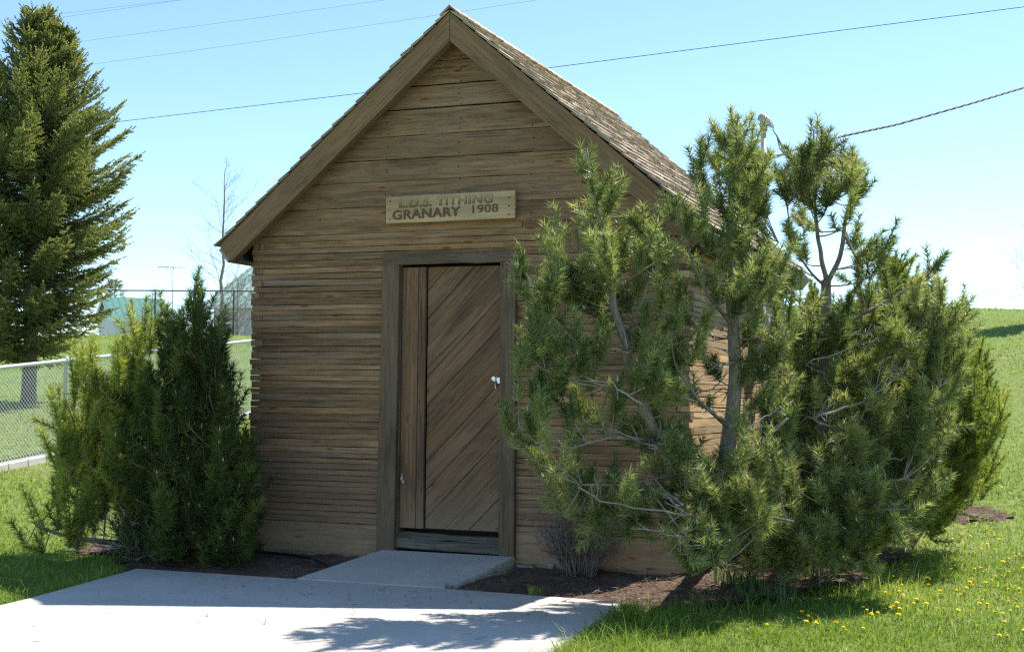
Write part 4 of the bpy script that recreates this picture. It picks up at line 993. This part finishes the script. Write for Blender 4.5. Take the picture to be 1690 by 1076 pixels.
# fence line: base at (0,775) and (405,683)
fb = at(405, 683, 22.4); fb[2] = tz(fb)
fdir = (fb-fm); fstart = fm-fdir*.25; fstart[2] = tz(fstart)+.0; fend = fm+fdir*1.25; fend[2] = tz(fend)
def fpx(f): d = fstart+(fend-fstart)*f-CAM; return 845+FPX*float(d@cR)/float(d@cF)
fl0 = min(np.arange(0, 1, .002), key=lambda f: abs(fpx(f)-105)); fstep = 3.05/float(np.linalg.norm(fend-fstart))
fposts = [fl0+k*fstep for k in range(-4, 8) if 0 <= fl0+k*fstep <= 1]
FN = fence('chain_link_fence', 'low galvanized chain link fence with a bright top rail behind the left shrubs', fstart, fend, FH_, 7, .057, .0026, M_GALV, M_CHAIN, .03, .026, posts=fposts)
mb = MB(); n = 24
for i in range(n):
    a = Vector(fstart).lerp(Vector(fend), i/n); b = Vector(fstart).lerp(Vector(fend), (i+1)/n-.002)
    a.z = max(a.z, tz(a))+.01; b.z = max(b.z, tz(b))+.01
    mb.board(a, b, (0, 0, 1), .10, .18, t=.5, ch=.01)
tag(mb.build('mow_strip', M_CONC), kind='structure')
f0 = at(60, 540, 56); f1 = at(560, 535, 56)
for q in (f0, f1): q[2] = tz(q)
FF = fence('perimeter_fence', 'tall dark chain link fence along the crest of the grassy rise at the left', f0, f1, 1.85, 5, .16, .0018, plain('brown_steel', (.11, .10, .10), .5, .3), plain('far_wire', (.55, .55, .56), .6), .036, .028, posts=[.08, .39, .65, .95])

# ------------------------------------------------------------------ far houses
M_WALLW = plain('white_siding', (.70, .70, .71), .7, 0, .04, 3)
M_WALLG = plain('grey_siding', (.50, .49, .48), .75, 0, .08, 3)
M_TRIMW = plain('white_trim', (.78, .78, .77), .6)
M_GLASSD = plain('dark_window', (.06, .07, .08), .15)
def metal_roof(name, col, seam, k=.45):
    m, nt, b = new_mat(name); n = N(nt)
    uv = n('UVMap').outputs[0]; u = n('SeparateXYZ', {'Vector': uv}).outputs[0]
    fr = n.math('FRACT', n.math('MULTIPLY', u, 1/seam)); s = n.ramp(fr, [(.0, 1.), (.3, 1.), (.4, 0.), (.95, 0.)])
    c = n.mix(n.math('MULTIPLY', s, k), col, tuple(x*.35 for x in col))
    nt.links.new(c, b.inputs['Base Color']); b.inputs['Roughness'].default_value = .5
    return m
def house(label, corner, az, length, depth, eave, ridge, roofm, wallm, over=.35, seams=0, doors=(), wins=()):
    """corner: nearest lower-left corner of the long side; az: direction of that side"""
    c = Vector(corner); a = Vector((cos(az), sin(az), 0)); b = Vector((-sin(az), cos(az), 0))
    root = tag(empty('house', c), label, 'house'); zz = lambda h: Vector((0, 0, h))
    mb = MB()
    q = [c, c+a*length, c+a*length+b*depth, c+b*depth]
    for i in range(4):
        p, r = q[i], q[(i+1) % 4]; mb.poly([p-zz(.5), r-zz(.5), r+zz(eave), p+zz(eave)])
    for e in (0, length): mb.poly([c+a*e+zz(eave), c+a*e+b*depth+zz(eave), c+a*e+b*(depth/2)+zz(ridge-.08)])
    mb.build('wall', wallm, root)
    mb = MB(); sl = (ridge-eave)/(depth/2)
    for s in (0, 1):
        e0 = c+(b*(-over) if s == 0 else b*(depth+over))+zz(eave-sl*over); r0 = c+b*(depth/2)+zz(ridge)
        P = [e0-a*over, e0+a*(length+over), r0+a*(length+over), r0-a*over]
        mb.poly(P if s == 0 else P[::-1], uv=((0, 0), (length+2*over, 0), (length+2*over, 3), (0, 3)) if s == 0 else ((0, 3), (length+2*over, 3), (length+2*over, 0), (0, 0)))
        nr = int(seams and (length+2*over)/seams)
        for i in range(nr+1):
            f = i/max(nr, 1); p0 = P[0].lerp(P[1], f); p1 = P[3].lerp(P[2], f); mb.board(p0+zz(.03), p1+zz(.03), (0, 0, 1), .05, .04)
    rfo = mb.build('roof', roofm, root)
    sol = rfo.modifiers.new('thick', 'SOLIDIFY'); sol.thickness = .1; sol.offset = -1
    mb = MB()
    for s in (0, 1):
        e0 = c+(b*(-over-.01) if s == 0 else b*(depth+over+.01))+zz(eave-sl*over-.10)
        mb.board(e0-a*(over+.02), e0+a*(length+over+.02), (0, 0, 1), .18, .03)
        for e in (-over-.02, length+over+.02):
            r0 = c+b*(depth/2)+a*e+zz(ridge-.10); mb.board(e0+a*e, r0, (0, 0, 1), .2, .03)
    mb.build('trim', M_TRIMW, root)
    for (s0, s1, z0, z1, side) in doors:
        mb = MB(); o = c+a*((s0+s1)/2)-b*.03 if side == 0 else c+b*((s0+s1)/2)-a*.03
        ax = a if side == 0 else b; n_ = 4
        for i in range(n_):
            zc = z0+(z1-z0)*(i+.5)/n_; mb.board(o-ax*((s1-s0)/2)+zz(zc), o+ax*((s1-s0)/2)+zz(zc), (0, 0, 1), (z1-z0)/n_-.03, .05, ch=.01)
        mb.build('garage_door', M_TRIMW, root)
    for (s0, s1, z0, z1, side) in wins:
        o = c+a*((s0+s1)/2)-b*.02 if side == 0 else c+b*((s0+s1)/2)-a*.02
        ax = a if side == 0 else b; w2 = (s1-s0)/2; mb = MB()
        for zz_ in (z0, z1, (z0+z1)/2): mb.board(o-ax*(w2+.05)+zz(zz_), o+ax*(w2+.05)+zz(zz_), (0, 0, 1), .08, .08)
        for sg in (-1, 1): mb.board(o+ax*(sg*w2)+zz(z0+.04), o+ax*(sg*w2)+zz(z1-.04), ax, .08, .078)
        wf = mb.build('window', M_TRIMW, root)
        mb = MB(); mb.board(o-ax*w2+zz((z0+z1)/2), o+ax*w2+zz((z0+z1)/2), (0, 0, 1), z1-z0, .03); mb.build('pane', M_GLASSD, wf)
    return root
hc = at(186, 560, 82); hc[2] = 2.75
az_h = math.atan2(RH[1], RH[0])
house('small white outbuilding with a teal green metal roof beyond the crest beside the spruce', hc, az_h+.5, 3.1, 3.6, 2.95, 4.15, metal_roof('teal_roof', (.06, .215, .175), .4), M_WALLW, over=.25, doors=[(.3, 2.7, .0, 2.0, 0)], wins=[(1.3, 2.2, 1.1, 2.0, 1)])
hc2 = at(352, 560, 70); hc2[2] = 3.1
house('house with a steep pale green standing seam roof left of the granary wall', hc2, az_h-.5, 9, 7.3, 2.7, 4.9, metal_roof('pale_green_roof', (.36, .52, .44), .5, .8), M_WALLG, seams=.5, wins=[(.6, 1.6, 1., 2.2, 0), (4, 5.2, 1., 2.2, 0)])
# antenna
ap = at(284, 540, 86); ap[2] = tz(ap); topz = at(284, 438, 86)[2]
AN = tag(empty('antenna_mast', ap), 'thin television antenna mast with a flat crossbar above the teal roofed outbuilding', 'antenna')
mb = MB(); mb.tube([ap, (ap[0], ap[1], topz)], .035, 8); mb.build('mast', M_GALV, AN)
mb = MB(); c = Vector((ap[0], ap[1], topz-.1)); a = Vector((RH[0], RH[1], 0)); f = Vector((FH[0], FH[1], 0))
mb.tube([c-a*.95, c+a*.8], .025, 6)
for k in range(9): q = c+a*(-.9+.2*k); l = .9-.06*k; mb.tube([q-f*l-a*.1, q+f*l+a*.1], .014, 4)
mb.tube([c-a*.5, c+Vector((0, 0, -.5))], .014, 5)
mb.build('crossbar', M_GALV, AN)

# bare trees
def bare(name, label, cat, base, height, seed, barkm, r0=.1, lean=(0, 0), nb=16, spread=.6, thin=1., clear=.2, group=None):
    r = np.random.default_rng(seed); b0 = np.array(base); root = tag(empty(name, b0), label, cat, group)
    tr = MB(); cr = MB()
    P = [b0+np.array([lean[0]*f, lean[1]*f, height*f])+r.normal(0, .03, 3)*(f > 0) for f in np.linspace(0, 1, 12)]
    tr.tube(P, [r0*(1-f)**.8+.012*thin for f in np.linspace(0, 1, 12)], 7)
    def tw(o, d, L, rad, lev):
        n = 5; p = np.array(o); pts = [p.copy()]
        for i in range(n): d = norm(d+r.normal(0, .12, 3)+np.array([0, 0, .10])); p = p+d*L/n; pts.append(p.copy())
        cr.tube(pts, list(np.linspace(rad, rad*.35, n+1)), 4, cap=False)
        if lev:
            for k in range(r.integers(4, 7)):
                i = r.integers(1, n+1); d2 = norm(d+r.normal(0, .55, 3)); tw(pts[i], d2, L*r.uniform(.35, .6), rad*.5, lev-1)
    for k in range(nb):
        f = clear+(1-clear)*(k+r.random())/nb*.97; i = min(10, int(f*11)); o = P[i]+(P[i+1]-P[i])*(f*11-i)
        az = r.uniform(0, 2*pi); d = norm(np.array([cos(az), sin(az), r.uniform(.5, 1.1)]))
        tw(o, d, height*spread*(1-.75*f)*r.uniform(.6, 1.), .028*thin*(1-.5*f), 2)
    tr.build('trunk', barkm, root); cr.build('crown', barkm, root)
    return root
bt = at(365, 545, 66); bt[2] = tz(bt)
bare('bare_tree', 'slender bare young tree with a pale trunk in front of the pale green roof', 'bare tree', bt, at(366, 272, 66)[2]-bt[2], 21, M_GREYBARK, .10, nb=26, spread=.42, thin=.62)
q = at(250, 545, 78); q[2] = tz(q)
bare('bare_bush', 'brownish leafless bush showing over the teal roof behind the tall fence', 'bush', q, 3.9, 22, M_TWIG, .06, nb=30, spread=.5, thin=.7, clear=.1)
q = at(392, 543, 64); q[2] = tz(q)
bare('bare_bush', 'tangled leafless shrub in front of the grey wall beside the granary corner', 'bush', q, 2.9, 23, M_GREYBARK, .05, nb=34, spread=.7, thin=.8, clear=.05)
q = at(1722, 545, 75); q[2] = tz(q)
bare('bare_tree', 'leafless tree at the right edge behind the crest, thin branches against the sky', 'bare tree', q, 7.6, 24, M_GREYBARK, .12, nb=22, spread=.55, thin=.6)
# far evergreen behind the spruce
q = at(188, 545, 120); q[2] = tz(q)
def far_tree(label, base, h, rad, seed):
    r = np.random.default_rng(seed); b0 = np.array(base); root = tag(empty('evergreen_tree', b0), label, 'tree')
    mb = MB(); mb.tube([b0, b0+np.array([0, 0, h])], [.18, .03], 6); mb.build('trunk', M_SPRBARK, root)
    n = 420; zz = r.uniform(.18, 1, n); az = r.uniform(0, 6.28, n); rr = rad*(1.04-zz)*np.sqrt(r.uniform(.1, 1, n))*(1+.3*np.sin(zz*23))
    P = b0+np.stack([np.cos(az)*rr, np.sin(az)*rr, zz*h], -1); Dv = np.stack([np.cos(az), np.sin(az), r.uniform(.1, .8, n)], -1)
    tri, tt = shoots_to_needles(P, Dv, r.uniform(.3, .6, n), .16, 40, .03, r.uniform(.1, .6, n), (.4, 1.1))
    tri_mesh('crown', tri, tt, [L_SPRUCE], root)
far_tree('distant dark evergreen poking up behind the teal roof beside the big spruce', q, at(185, 462, 120)[2]-q[2], 2.4, 31)
# small marker post on the crest
q = on_ground(1643, 507, 14); mb = MB(); mb.board(q-np.array([0, 0, .3]), q+np.array([0, 0, .14]), (1, 0, 0), .05, .05, ch=.01)
tag(mb.build('marker_post', plain('post_wood', (.2, .15, .12), .9)), 'small stub post on the crest of the grassy rise at the right', 'post')

# ------------------------------------------------------------------ overhead wires
def wire(label, pts, rad, sag=0., group=None, twist=False):
    A = [at(*p) for p in pts]; P = []
    for i in range(len(A)-1):
        for k in range(12): P.append(A[i]+(A[i+1]-A[i])*k/12)
    P.append(A[-1]); n = len(P)-1
    P = [p-np.array([0, 0, sag*4*(i/n)*(1-i/n)]) for i, p in enumerate(P)]
    mb = MB()
    if twist:
        d = norm(P[-1]-P[0]); s1 = norm(np.cross(d, np.array([0, 0, 1.]))); s2_ = np.cross(s1, d); Q = []
        tot = 160
        for ph in (0, 2.1, 4.2):
            Q = []
            for k in range(tot+1):
                f = k/tot*n; i = min(int(f), n-1); c = P[i]+(P[i+1]-P[i])*(f-i); a = f*1.5+ph
                Q.append(c+(s1*cos(a)+s2_*sin(a))*rad*1.05)
            mb.tube(Q, rad, 5)
    else: mb.tube(P, rad, 5)
    return tag(mb.build('overhead_wire', M_CABLE), label, 'wire', group)
wire('dark overhead wire crossing the whole sky behind the roof peak', [(-500, 278, 52), (180, 203, 44), (590, 155, 40), (910, 112, 37), (1690, 12, 33), (2100, -44, 31)], .009)
wire('faint wire at the very top left, upper of a close pair', [(-300, 70, 74), (75, 26, 70), (300, 0, 68), (700, -50, 64)], .0055)
wire('faint wire at the top left, lower of a close pair', [(-300, 84, 74), (70, 34, 70), (306, 0, 68), (700, -58, 64)], .0055)
wire('faint wire rising across the upper left sky, passing left of the roof peak', [(-300, 124, 74), (110, 72, 70), (420, 31, 67), (640, 0, 65), (1000, -52, 62)], .0055)
wire('faint wire rising to the top of the picture just right of the roof peak', [(-300, 165, 74), (135, 109, 70), (420, 70, 67), (740, 23, 64), (890, 0, 63), (1300, -64, 60)], .0055)
wire('low pale wire near the right skyline, upper one', [(1400, 505, 150), (1600, 489, 150), (1690, 475, 150), (1900, 440, 150)], .02)
wire('low pale wire near the right skyline, lower one', [(1400, 515, 160), (1590, 499, 160), (1690, 488, 160), (1900, 465, 160)], .02)
ipw = ip+Vector((.12, 0, 0)); dv = np.array(ipw)-CAM; Zi = float(dv@cF); pxi = 845+FPX*float(dv@cR)/Zi; pyi = 538-FPX*float(dv@cU)/Zi
wire('thick twisted service cable running from the granary mast to the right edge', [(pxi, pyi, Zi), (1312, 247, Zi+.3), (1390, 225, Zi+.9), (1480, 206, Zi+1.5), (1600, 172, Zi+2.3), (1690, 145, Zi+3.), (1900, 70, Zi+4.5)], .0065, twist=True)

# ------------------------------------------------------------------ things on the ground
def tri_blades(P, Hh, Wd, lean, tint, az=None):
    """bent blades, two triangles below and one above: returns (3n,3,3)"""
    n = len(P); az = rng.uniform(0, 2*pi, n) if az is None else az
    la = rng.uniform(0, 2*pi, n); sdv = np.stack([np.cos(az), np.sin(az), np.zeros(n)], -1)*(Wd/2)[:, None]
    ld = np.stack([np.cos(la), np.sin(la), np.zeros(n)], -1)
    mid = P+np.array([0, 0, 1.])*(Hh*.55)[:, None]+ld*(lean*Hh*.25)[:, None]; tip = P+np.array([0, 0, 1.])*(Hh*(1-.25*lean))[:, None]+ld*(lean*Hh)[:, None]
    T = np.concatenate([np.stack([P-sdv, P+sdv, mid+sdv*.75], 1), np.stack([P-sdv, mid+sdv*.75, mid-sdv*.75], 1), np.stack([mid-sdv*.75, mid+sdv*.75, tip], 1)])
    return T, np.tile(tint, 3)
def noise2(x, y, s=1.): return (np.sin(x*1.7*s+1.3*np.sin(y*.9*s))+np.sin(y*2.1*s+1.1*np.sin(x*1.4*s+2))+np.sin((x+y)*3.1*s))/3
def lawn_blades():
    T, Tt = [], []
    for (z0, z1, dens, hm, w) in ((5.2, 8.5, 4200, .060, .0045), (8.5, 12, 2300, .062, .0055), (12, 17, 900, .06, .008), (17, 26, 330, .05, .011), (26, 40, 150, .042, .014), (40, 57, 80, .045, .02)):
        half = lambda z: z*(845/FPX)*1.12+.4
        area = (z1-z0)*2*half((z0+z1)/2); n = int(area*dens)
        Zr = rng.uniform(z0, z1, n); X = rng.uniform(-1, 1, n)*half(z1)
        keep = abs(X) < half(Zr); Zr, X = Zr[keep], X[keep]
        x = CAM[0]+X*RH[0]+Zr*FH[0]; y = CAM[1]+X*RH[1]+Zr*FH[1]
        wob = .07*np.sin(x*7.3+y*3)+.05*np.sin(y*11-x*5)
        bad = inpoly(x, y, SLAB) | inpoly(x, y, WALK) | ((x > -.03) & (x < W+.03) & (y > -.03) & (y < D+.03))
        soil = inpoly(x+wob, y+wob*.7, BED_L) | inpoly(x+wob, y+wob*.7, BED_R) | inpoly(x+wob, y+wob*.7, PATCH)
        thin = rng.random(len(x))
        under = inpoly(x, y, [(3.75, -1.0), (4.2, -1.1), (5.2, -.2), (5.3, 3), (4.4, 3), (4.2, .4)])
        bad |= soil & (thin > np.where(under, .62, .035)); edge_u = under
        # thick growth along the slab's right edge
        edge = inpoly(x, y, [(3.46, -1.0), (3.63, -3.0), (3.72, -6), (4.0, -6), (4.05, -3), (4.15, -1.2)])
        edge |= inpoly(x, y, [(-.45, -1.0), (-.32, -1.0), (.02, -2.6), (.52, -6.5), (.35, -6.5), (-.12, -2.6)])
        edge |= edge_u & (thin < .3)
        x, y, edge = x[~bad], y[~bad], edge[~bad]
        n = len(x); z = terrain(x, y); nz = noise2(x, y, .8); n2 = noise2(x, y, 3.1)
        Hh = hm*.82*rng.lognormal(0, .35, n)*(1+.25*n2)*np.where(edge, 1.7, 1.)
        tint = np.clip(.42+.16*nz+.12*n2+rng.normal(0, .16, n)+np.where(rng.random(n) < .08+.10*(nz > .25), .45, 0), 0, 1)
        wd = rng.random(n) < .10+.22*(n2 > .35); Hh = np.where(wd, Hh*.6, Hh); lean = np.where(wd, rng.uniform(.9, 1.7, n), rng.uniform(.2, 1.35, n))
        t, tt = tri_blades(np.stack([x, y, z-.005], -1), Hh, w*rng.uniform(.7, 1.3, n)*np.where(wd, 2.6, 1.), lean, np.where(wd, tint*.75, tint))
        T.append(t); Tt.append(tt)
    o = tri_mesh('grass', np.concatenate(T), np.concatenate(Tt), [L_GRASS]); tag(o, 'green lawn grass around the concrete and up the slope', 'grass', kind='stuff')
lawn_blades()
def tuft(name, label, cat, c, n, rad, h, w, mat, lean=(.2, .8), tint=(.2, .9), group=None):
    a = rng.uniform(0, 2*pi, n); r = rad*np.sqrt(rng.random(n)); P = np.stack([c[0]+np.cos(a)*r, c[1]+np.sin(a)*r, np.full(n, c[2])], -1)
    t, tt = tri_blades(P-np.array(c), h*rng.uniform(.5, 1.1, n), w*rng.uniform(.7, 1.3, n), rng.uniform(*lean, n), rng.uniform(*tint, n))
    o = tri_mesh(name, t, tt, [mat]); o.location = Vector(c)
    return tag(o, label, cat, group)
def gz_(px, py, z=-.09): q = onz(px, py, z); return q
tuft('grass_clump', 'clump of broad blue-green blades in the shade under the tallest pine', 'grass clump', gz_(1222, 972), 90, .17, .26, .011, L_IRIS)
tuft('grass_clump', 'dark clump of broad blades under the forked pine branches', 'grass clump', gz_(1330, 965), 90, .22, .24, .011, L_IRIS)
tuft('grass_clump', 'long-bladed clump at the lawn edge below the middle of the pines', 'grass clump', gz_(1270, 990), 80, .2, .18, .009, L_IRIS)
tuft('grass_tuft', 'small bright grass tuft in dry litter at the back edge of the slab', 'grass tuft', gz_(882, 980, -.1), 46, .05, .075, .005, L_GRASS, tint=(.5, .9))
tuft('grass_tuft', 'tiny weed in the joint where the walk meets the slab', 'grass tuft', gz_(742, 971, -.1), 26, .03, .05, .004, L_STRAW)
tuft('dry_grass_clump', 'straw coloured dead grass clump by the foot of the leaning pine', 'grass clump', gz_(1095, 952), 60, .10, .2, .006, L_STRAW, lean=(.5, 1.3))
# needle litter: countless
def litter():
    n = 2300; T = []; tt = []
    P = BED_R; x = rng.uniform(2.3, 5.5, n*2); y = rng.uniform(-1.3, 1.5, n*2); k = inpoly(x, y, P); x, y = x[k][:n], y[k][:n]
    x2 = rng.uniform(-1.2, 1.2, 260); y2 = rng.uniform(-1.0, 0, 260); k = inpoly(x2, y2, BED_L); x = np.concatenate([x, x2[k]]); y = np.concatenate([y, y2[k]])
    x3 = rng.uniform(cp[0]-.6, cp[0]+.6, 700); y3 = rng.uniform(cp[1]-.5, cp[1]+.5, 700); x = np.concatenate([x, x3]); y = np.concatenate([y, y3])
    x4 = rng.uniform(.3, 3.3, 150); y4 = -1.03-np.abs(rng.normal(0, 1.1, 150)); nb = len(x); x = np.concatenate([x, x4]); y = np.concatenate([y, y4])
    z = bedz(x, y)+.012+rng.uniform(0, .015, len(x)); z[nb:] = -.097; a = rng.uniform(0, 2*pi, len(x)); L = rng.uniform(.03, .09, len(x)); w = rng.uniform(.0012, .003, len(x))
    d = np.stack([np.cos(a), np.sin(a), rng.normal(0, .25, len(x))], -1); s = np.stack([-np.sin(a), np.cos(a), np.full(len(x), .4)], -1)*w[:, None]; p = np.stack([x, y, z], -1)
    tri = np.concatenate([np.stack([p-s, p+s, p+d*L[:, None]+s], 1), np.stack([p-s, p+d*L[:, None]+s, p+d*L[:, None]-s], 1)]); t = np.tile(rng.random(len(x)), 2)
    tag(tri_mesh('needle_litter', tri, t, [L_STRAW]), 'dry brown needle litter scattered over the planting beds', 'litter', kind='stuff')
litter()
# leafless shrub by the wall
def twiggy(label, base, h, rad, seed, n=60):
    r = np.random.default_rng(seed); b0 = np.array(base); mb = MB()
    for k in range(n):
        a = r.uniform(0, 6.28); o = b0+np.array([cos(a), sin(a)*.6, 0])*rad*.45*r.random(); d = norm(np.array([cos(a)*.45, sin(a)*.3, 1.])+r.normal(0, .12, 3)); L = h*r.uniform(.6, 1.1)
        P = [o]; 
        for i in range(5): d = norm(d+r.normal(0, .1, 3)); P.append(P[-1]+d*L/5)
        mb.tube(P, list(np.linspace(.005, .002, 6)), 4, cap=False)
        for j in range(5):
            i = r.integers(2, 6); e = P[i]+norm(d+r.normal(0, .6, 3))*L*.25; mb.tube([P[i], (P[i]+e)/2+r.normal(0, .008, 3), e], [.0025, .002, .0012], 3, cap=False)
            for jj in range(2): q = e+r.normal(0, .015, 3); mb.tube([e, q], [.0045, .001], 3, cap=False)
    o = mb.build('twiggy_shrub', M_TWIG); tag(o, label, 'shrub')
b = onz(955, 950, -.07); twiggy('small leafless mauve-grey twiggy shrub by the front wall right of the door', b, .42, .28, 41, 75)
# hose and stones
mb = MB(); mb.tube([np.array(onz(x, y, z)) for x, y, z in ((330, 908, -.045), (380, 908, -.04), (430, 911, -.035), (480, 915, -.03), (515, 921, -.04), (535, 930, -.05), (552, 942, -.075))], .012, 8)
tag(mb.build('hose', M_HOSE), 'black irrigation hose curving over bare soil left of the walk', 'hose')
def stone(label, c, sx, sy, sz, seed, cat='stone', name='stone', rot=0.):
    r = np.random.default_rng(seed); bm = bmesh.new(); bmesh.ops.create_icosphere(bm, subdivisions=3, radius=1)
    ph = r.uniform(0, 6, 6)
    for v in bm.verts:
        p = v.co; k = 1+.16*sin(3*p.x+ph[0])*sin(3*p.y+ph[1])+.12*sin(4*p.z+ph[2]+2*p.x); m = max(abs(p.x), abs(p.y), abs(p.z))
        q = p*k*(.6+.4/m*.8); v.co = Vector((q.x*sx*cos(rot)-q.y*sy*sin(rot), q.x*sx*sin(rot)+q.y*sy*cos(rot), q.z*sz))
    me = bpy.data.meshes.new(name); bm.to_mesh(me); bm.free(); me.polygons.foreach_set('use_smooth', [True]*len(me.polygons))
    o = link(name, me, M_STONE); o.location = Vector(c); return tag(o, label, cat)
stone('flat grey broken slab of stone on soil just right of the walk', onz(866, 935, -.045), .07, .045, .016, 1, rot=.5)
stone('pale fist sized rock on soil at the foot of the leafless shrub', onz(910, 934, -.035), .032, .03, .024, 2)
stone('tiny pebble lying on the walk in front of the sill', onz(806, 906, .02), .02, .016, .013, 3)
stone('pale pebble on soil left of the black hose bend', onz(500, 905, -.03), .022, .02, .012, 4)

# ------------------------------------------------------------------ dandelions
def dandelion_mesh():
    r = np.random.default_rng(9); tri = []; R0 = .02
    for ring, (n, rad, zt) in enumerate(((22, 1., .004), (18, .8, .010), (12, .5, .014))):
        for k in range(n):
            a = 2*pi*k/n+r.normal(0, .05); d = np.array([cos(a), sin(a), 0]); s = np.array([-sin(a), cos(a), 0])*.0035
            o = np.array([0, 0, zt]); e = d*R0*rad*r.uniform(.9, 1.1)+np.array([0, 0, zt+.004*r.random()])
            tri.append([o-s*.4, e-s, e+s]); tri.append([o-s*.4, e+s, o+s*.4])
    return np.array(tri)
DM = dandelion_mesh()
fl = tri_mesh('flower_head', DM, rng.random(len(DM)), [L_FLOWER])
mb = MB(); mb.tube([(0, 0, -.07), (.002, .001, -.03), (0, 0, .002)], [.0025, .0022, .003], 5); stem = mb.build('stem', L_STEM)
first = [None]
DL = 'yellow dandelion in bloom among short grass on the right lawn'; DG = 'dandelions on the right lawn'
DL2 = 'yellow dandelion in the grass beyond the low chain link fence'; DG2 = 'dandelions beyond the low fence'
for o in (fl, stem): pass
def dandelion(px, py, label, group, zlo=4.):
    q = on_ground(px, py, zlo); q[2] = tz(q)+U(.045, .075)
    if first[0] is None:
        r = empty('dandelion', q); fl.parent = r; stem.parent = r; first[0] = r
    else:
        r = first[0].copy(); COL.objects.link(r)
        for ch in (fl, stem): c = ch.copy(); COL.objects.link(c); c.parent = r
    r.location = Vector(q); r.rotation_euler = (U(-.3, .3), U(-.3, .3), U(0, 6)); s = U(.45, .85); r.scale = (s, s, s)
    tag(r, label, 'dandelion', group)
near = [(1656, 1025), (1668, 1024), (1640, 1026), (1322, 1030), (1335, 1031), (1347, 1045), (1370, 1050), (1378, 1050), (1392, 1053), (1395, 1057), (1318, 1035), (1330, 1045), (1424, 1019), (1430, 1022), (1437, 1026), (1448, 1027), (1440, 1030), (1434, 1005), (1445, 1004), (1460, 991), (1470, 995), (1485, 993), (1488, 996), (1475, 1015), (1480, 1013), (1468, 1018), (1495, 1014), (1507, 1011), (1527, 1016), (1533, 980), (1543, 990), (1552, 990), (1548, 993), (1534, 966), (1552, 962), (1556, 963), (1530, 965), (1535, 968), (1592, 996), (1622, 1008), (1630, 1009), (1618, 1010), (1580, 1022), (1600, 1029), (1609, 966), (1605, 968), (1615, 947), (1617, 948), (1610, 950), (1575, 930), (1512, 932), (1525, 933), (1540, 930), (1484, 957), (1475, 966), (1474, 981), (1500, 955), (1495, 945), (1568, 953), (1626, 976), (1636, 974), (1645, 983), (1660, 978), (1661, 980), (1653, 964), (1660, 962), (1678, 968), (1680, 990), (1684, 991), (1610, 905), (1608, 909), (1618, 918), (1560, 905), (1573, 901), (1590, 891), (1600, 894), (1560, 888), (1563, 887), (1530, 886), (1540, 894), (1585, 880), (1601, 882), (1623, 880), (1630, 886), (1628, 886), (1640, 905), (1651, 902), (1665, 934), (1668, 936), (1676, 930), (1683, 927), (1658, 938), (1511, 914), (1505, 930), (1624, 840), (1632, 838), (1690, 952), (1596, 985), (1664, 955), (1412, 977), (1308, 1000), (1265, 1052), (1580, 1040), (1690, 1060), (1650, 812), (1652, 814)]
for x, y in near: dandelion(x+U(-2, 2), y+U(-1, 1), DL, DG)
for k in range(24): dandelion(U(1480, 1690), U(880, 1000), DL, DG)
for k in range(14): dandelion(U(1300, 1690), U(990, 1070), DL, DG)
for x, y in ((18, 728), (23, 725), (28, 731), (34, 722), (40, 738), (36, 726), (30, 723), (45, 727), (12, 735), (8, 764), (5, 766), (20, 745), (50, 733), (40, 741)): dandelion(x, y-4, DL2, DG2, 17.2)
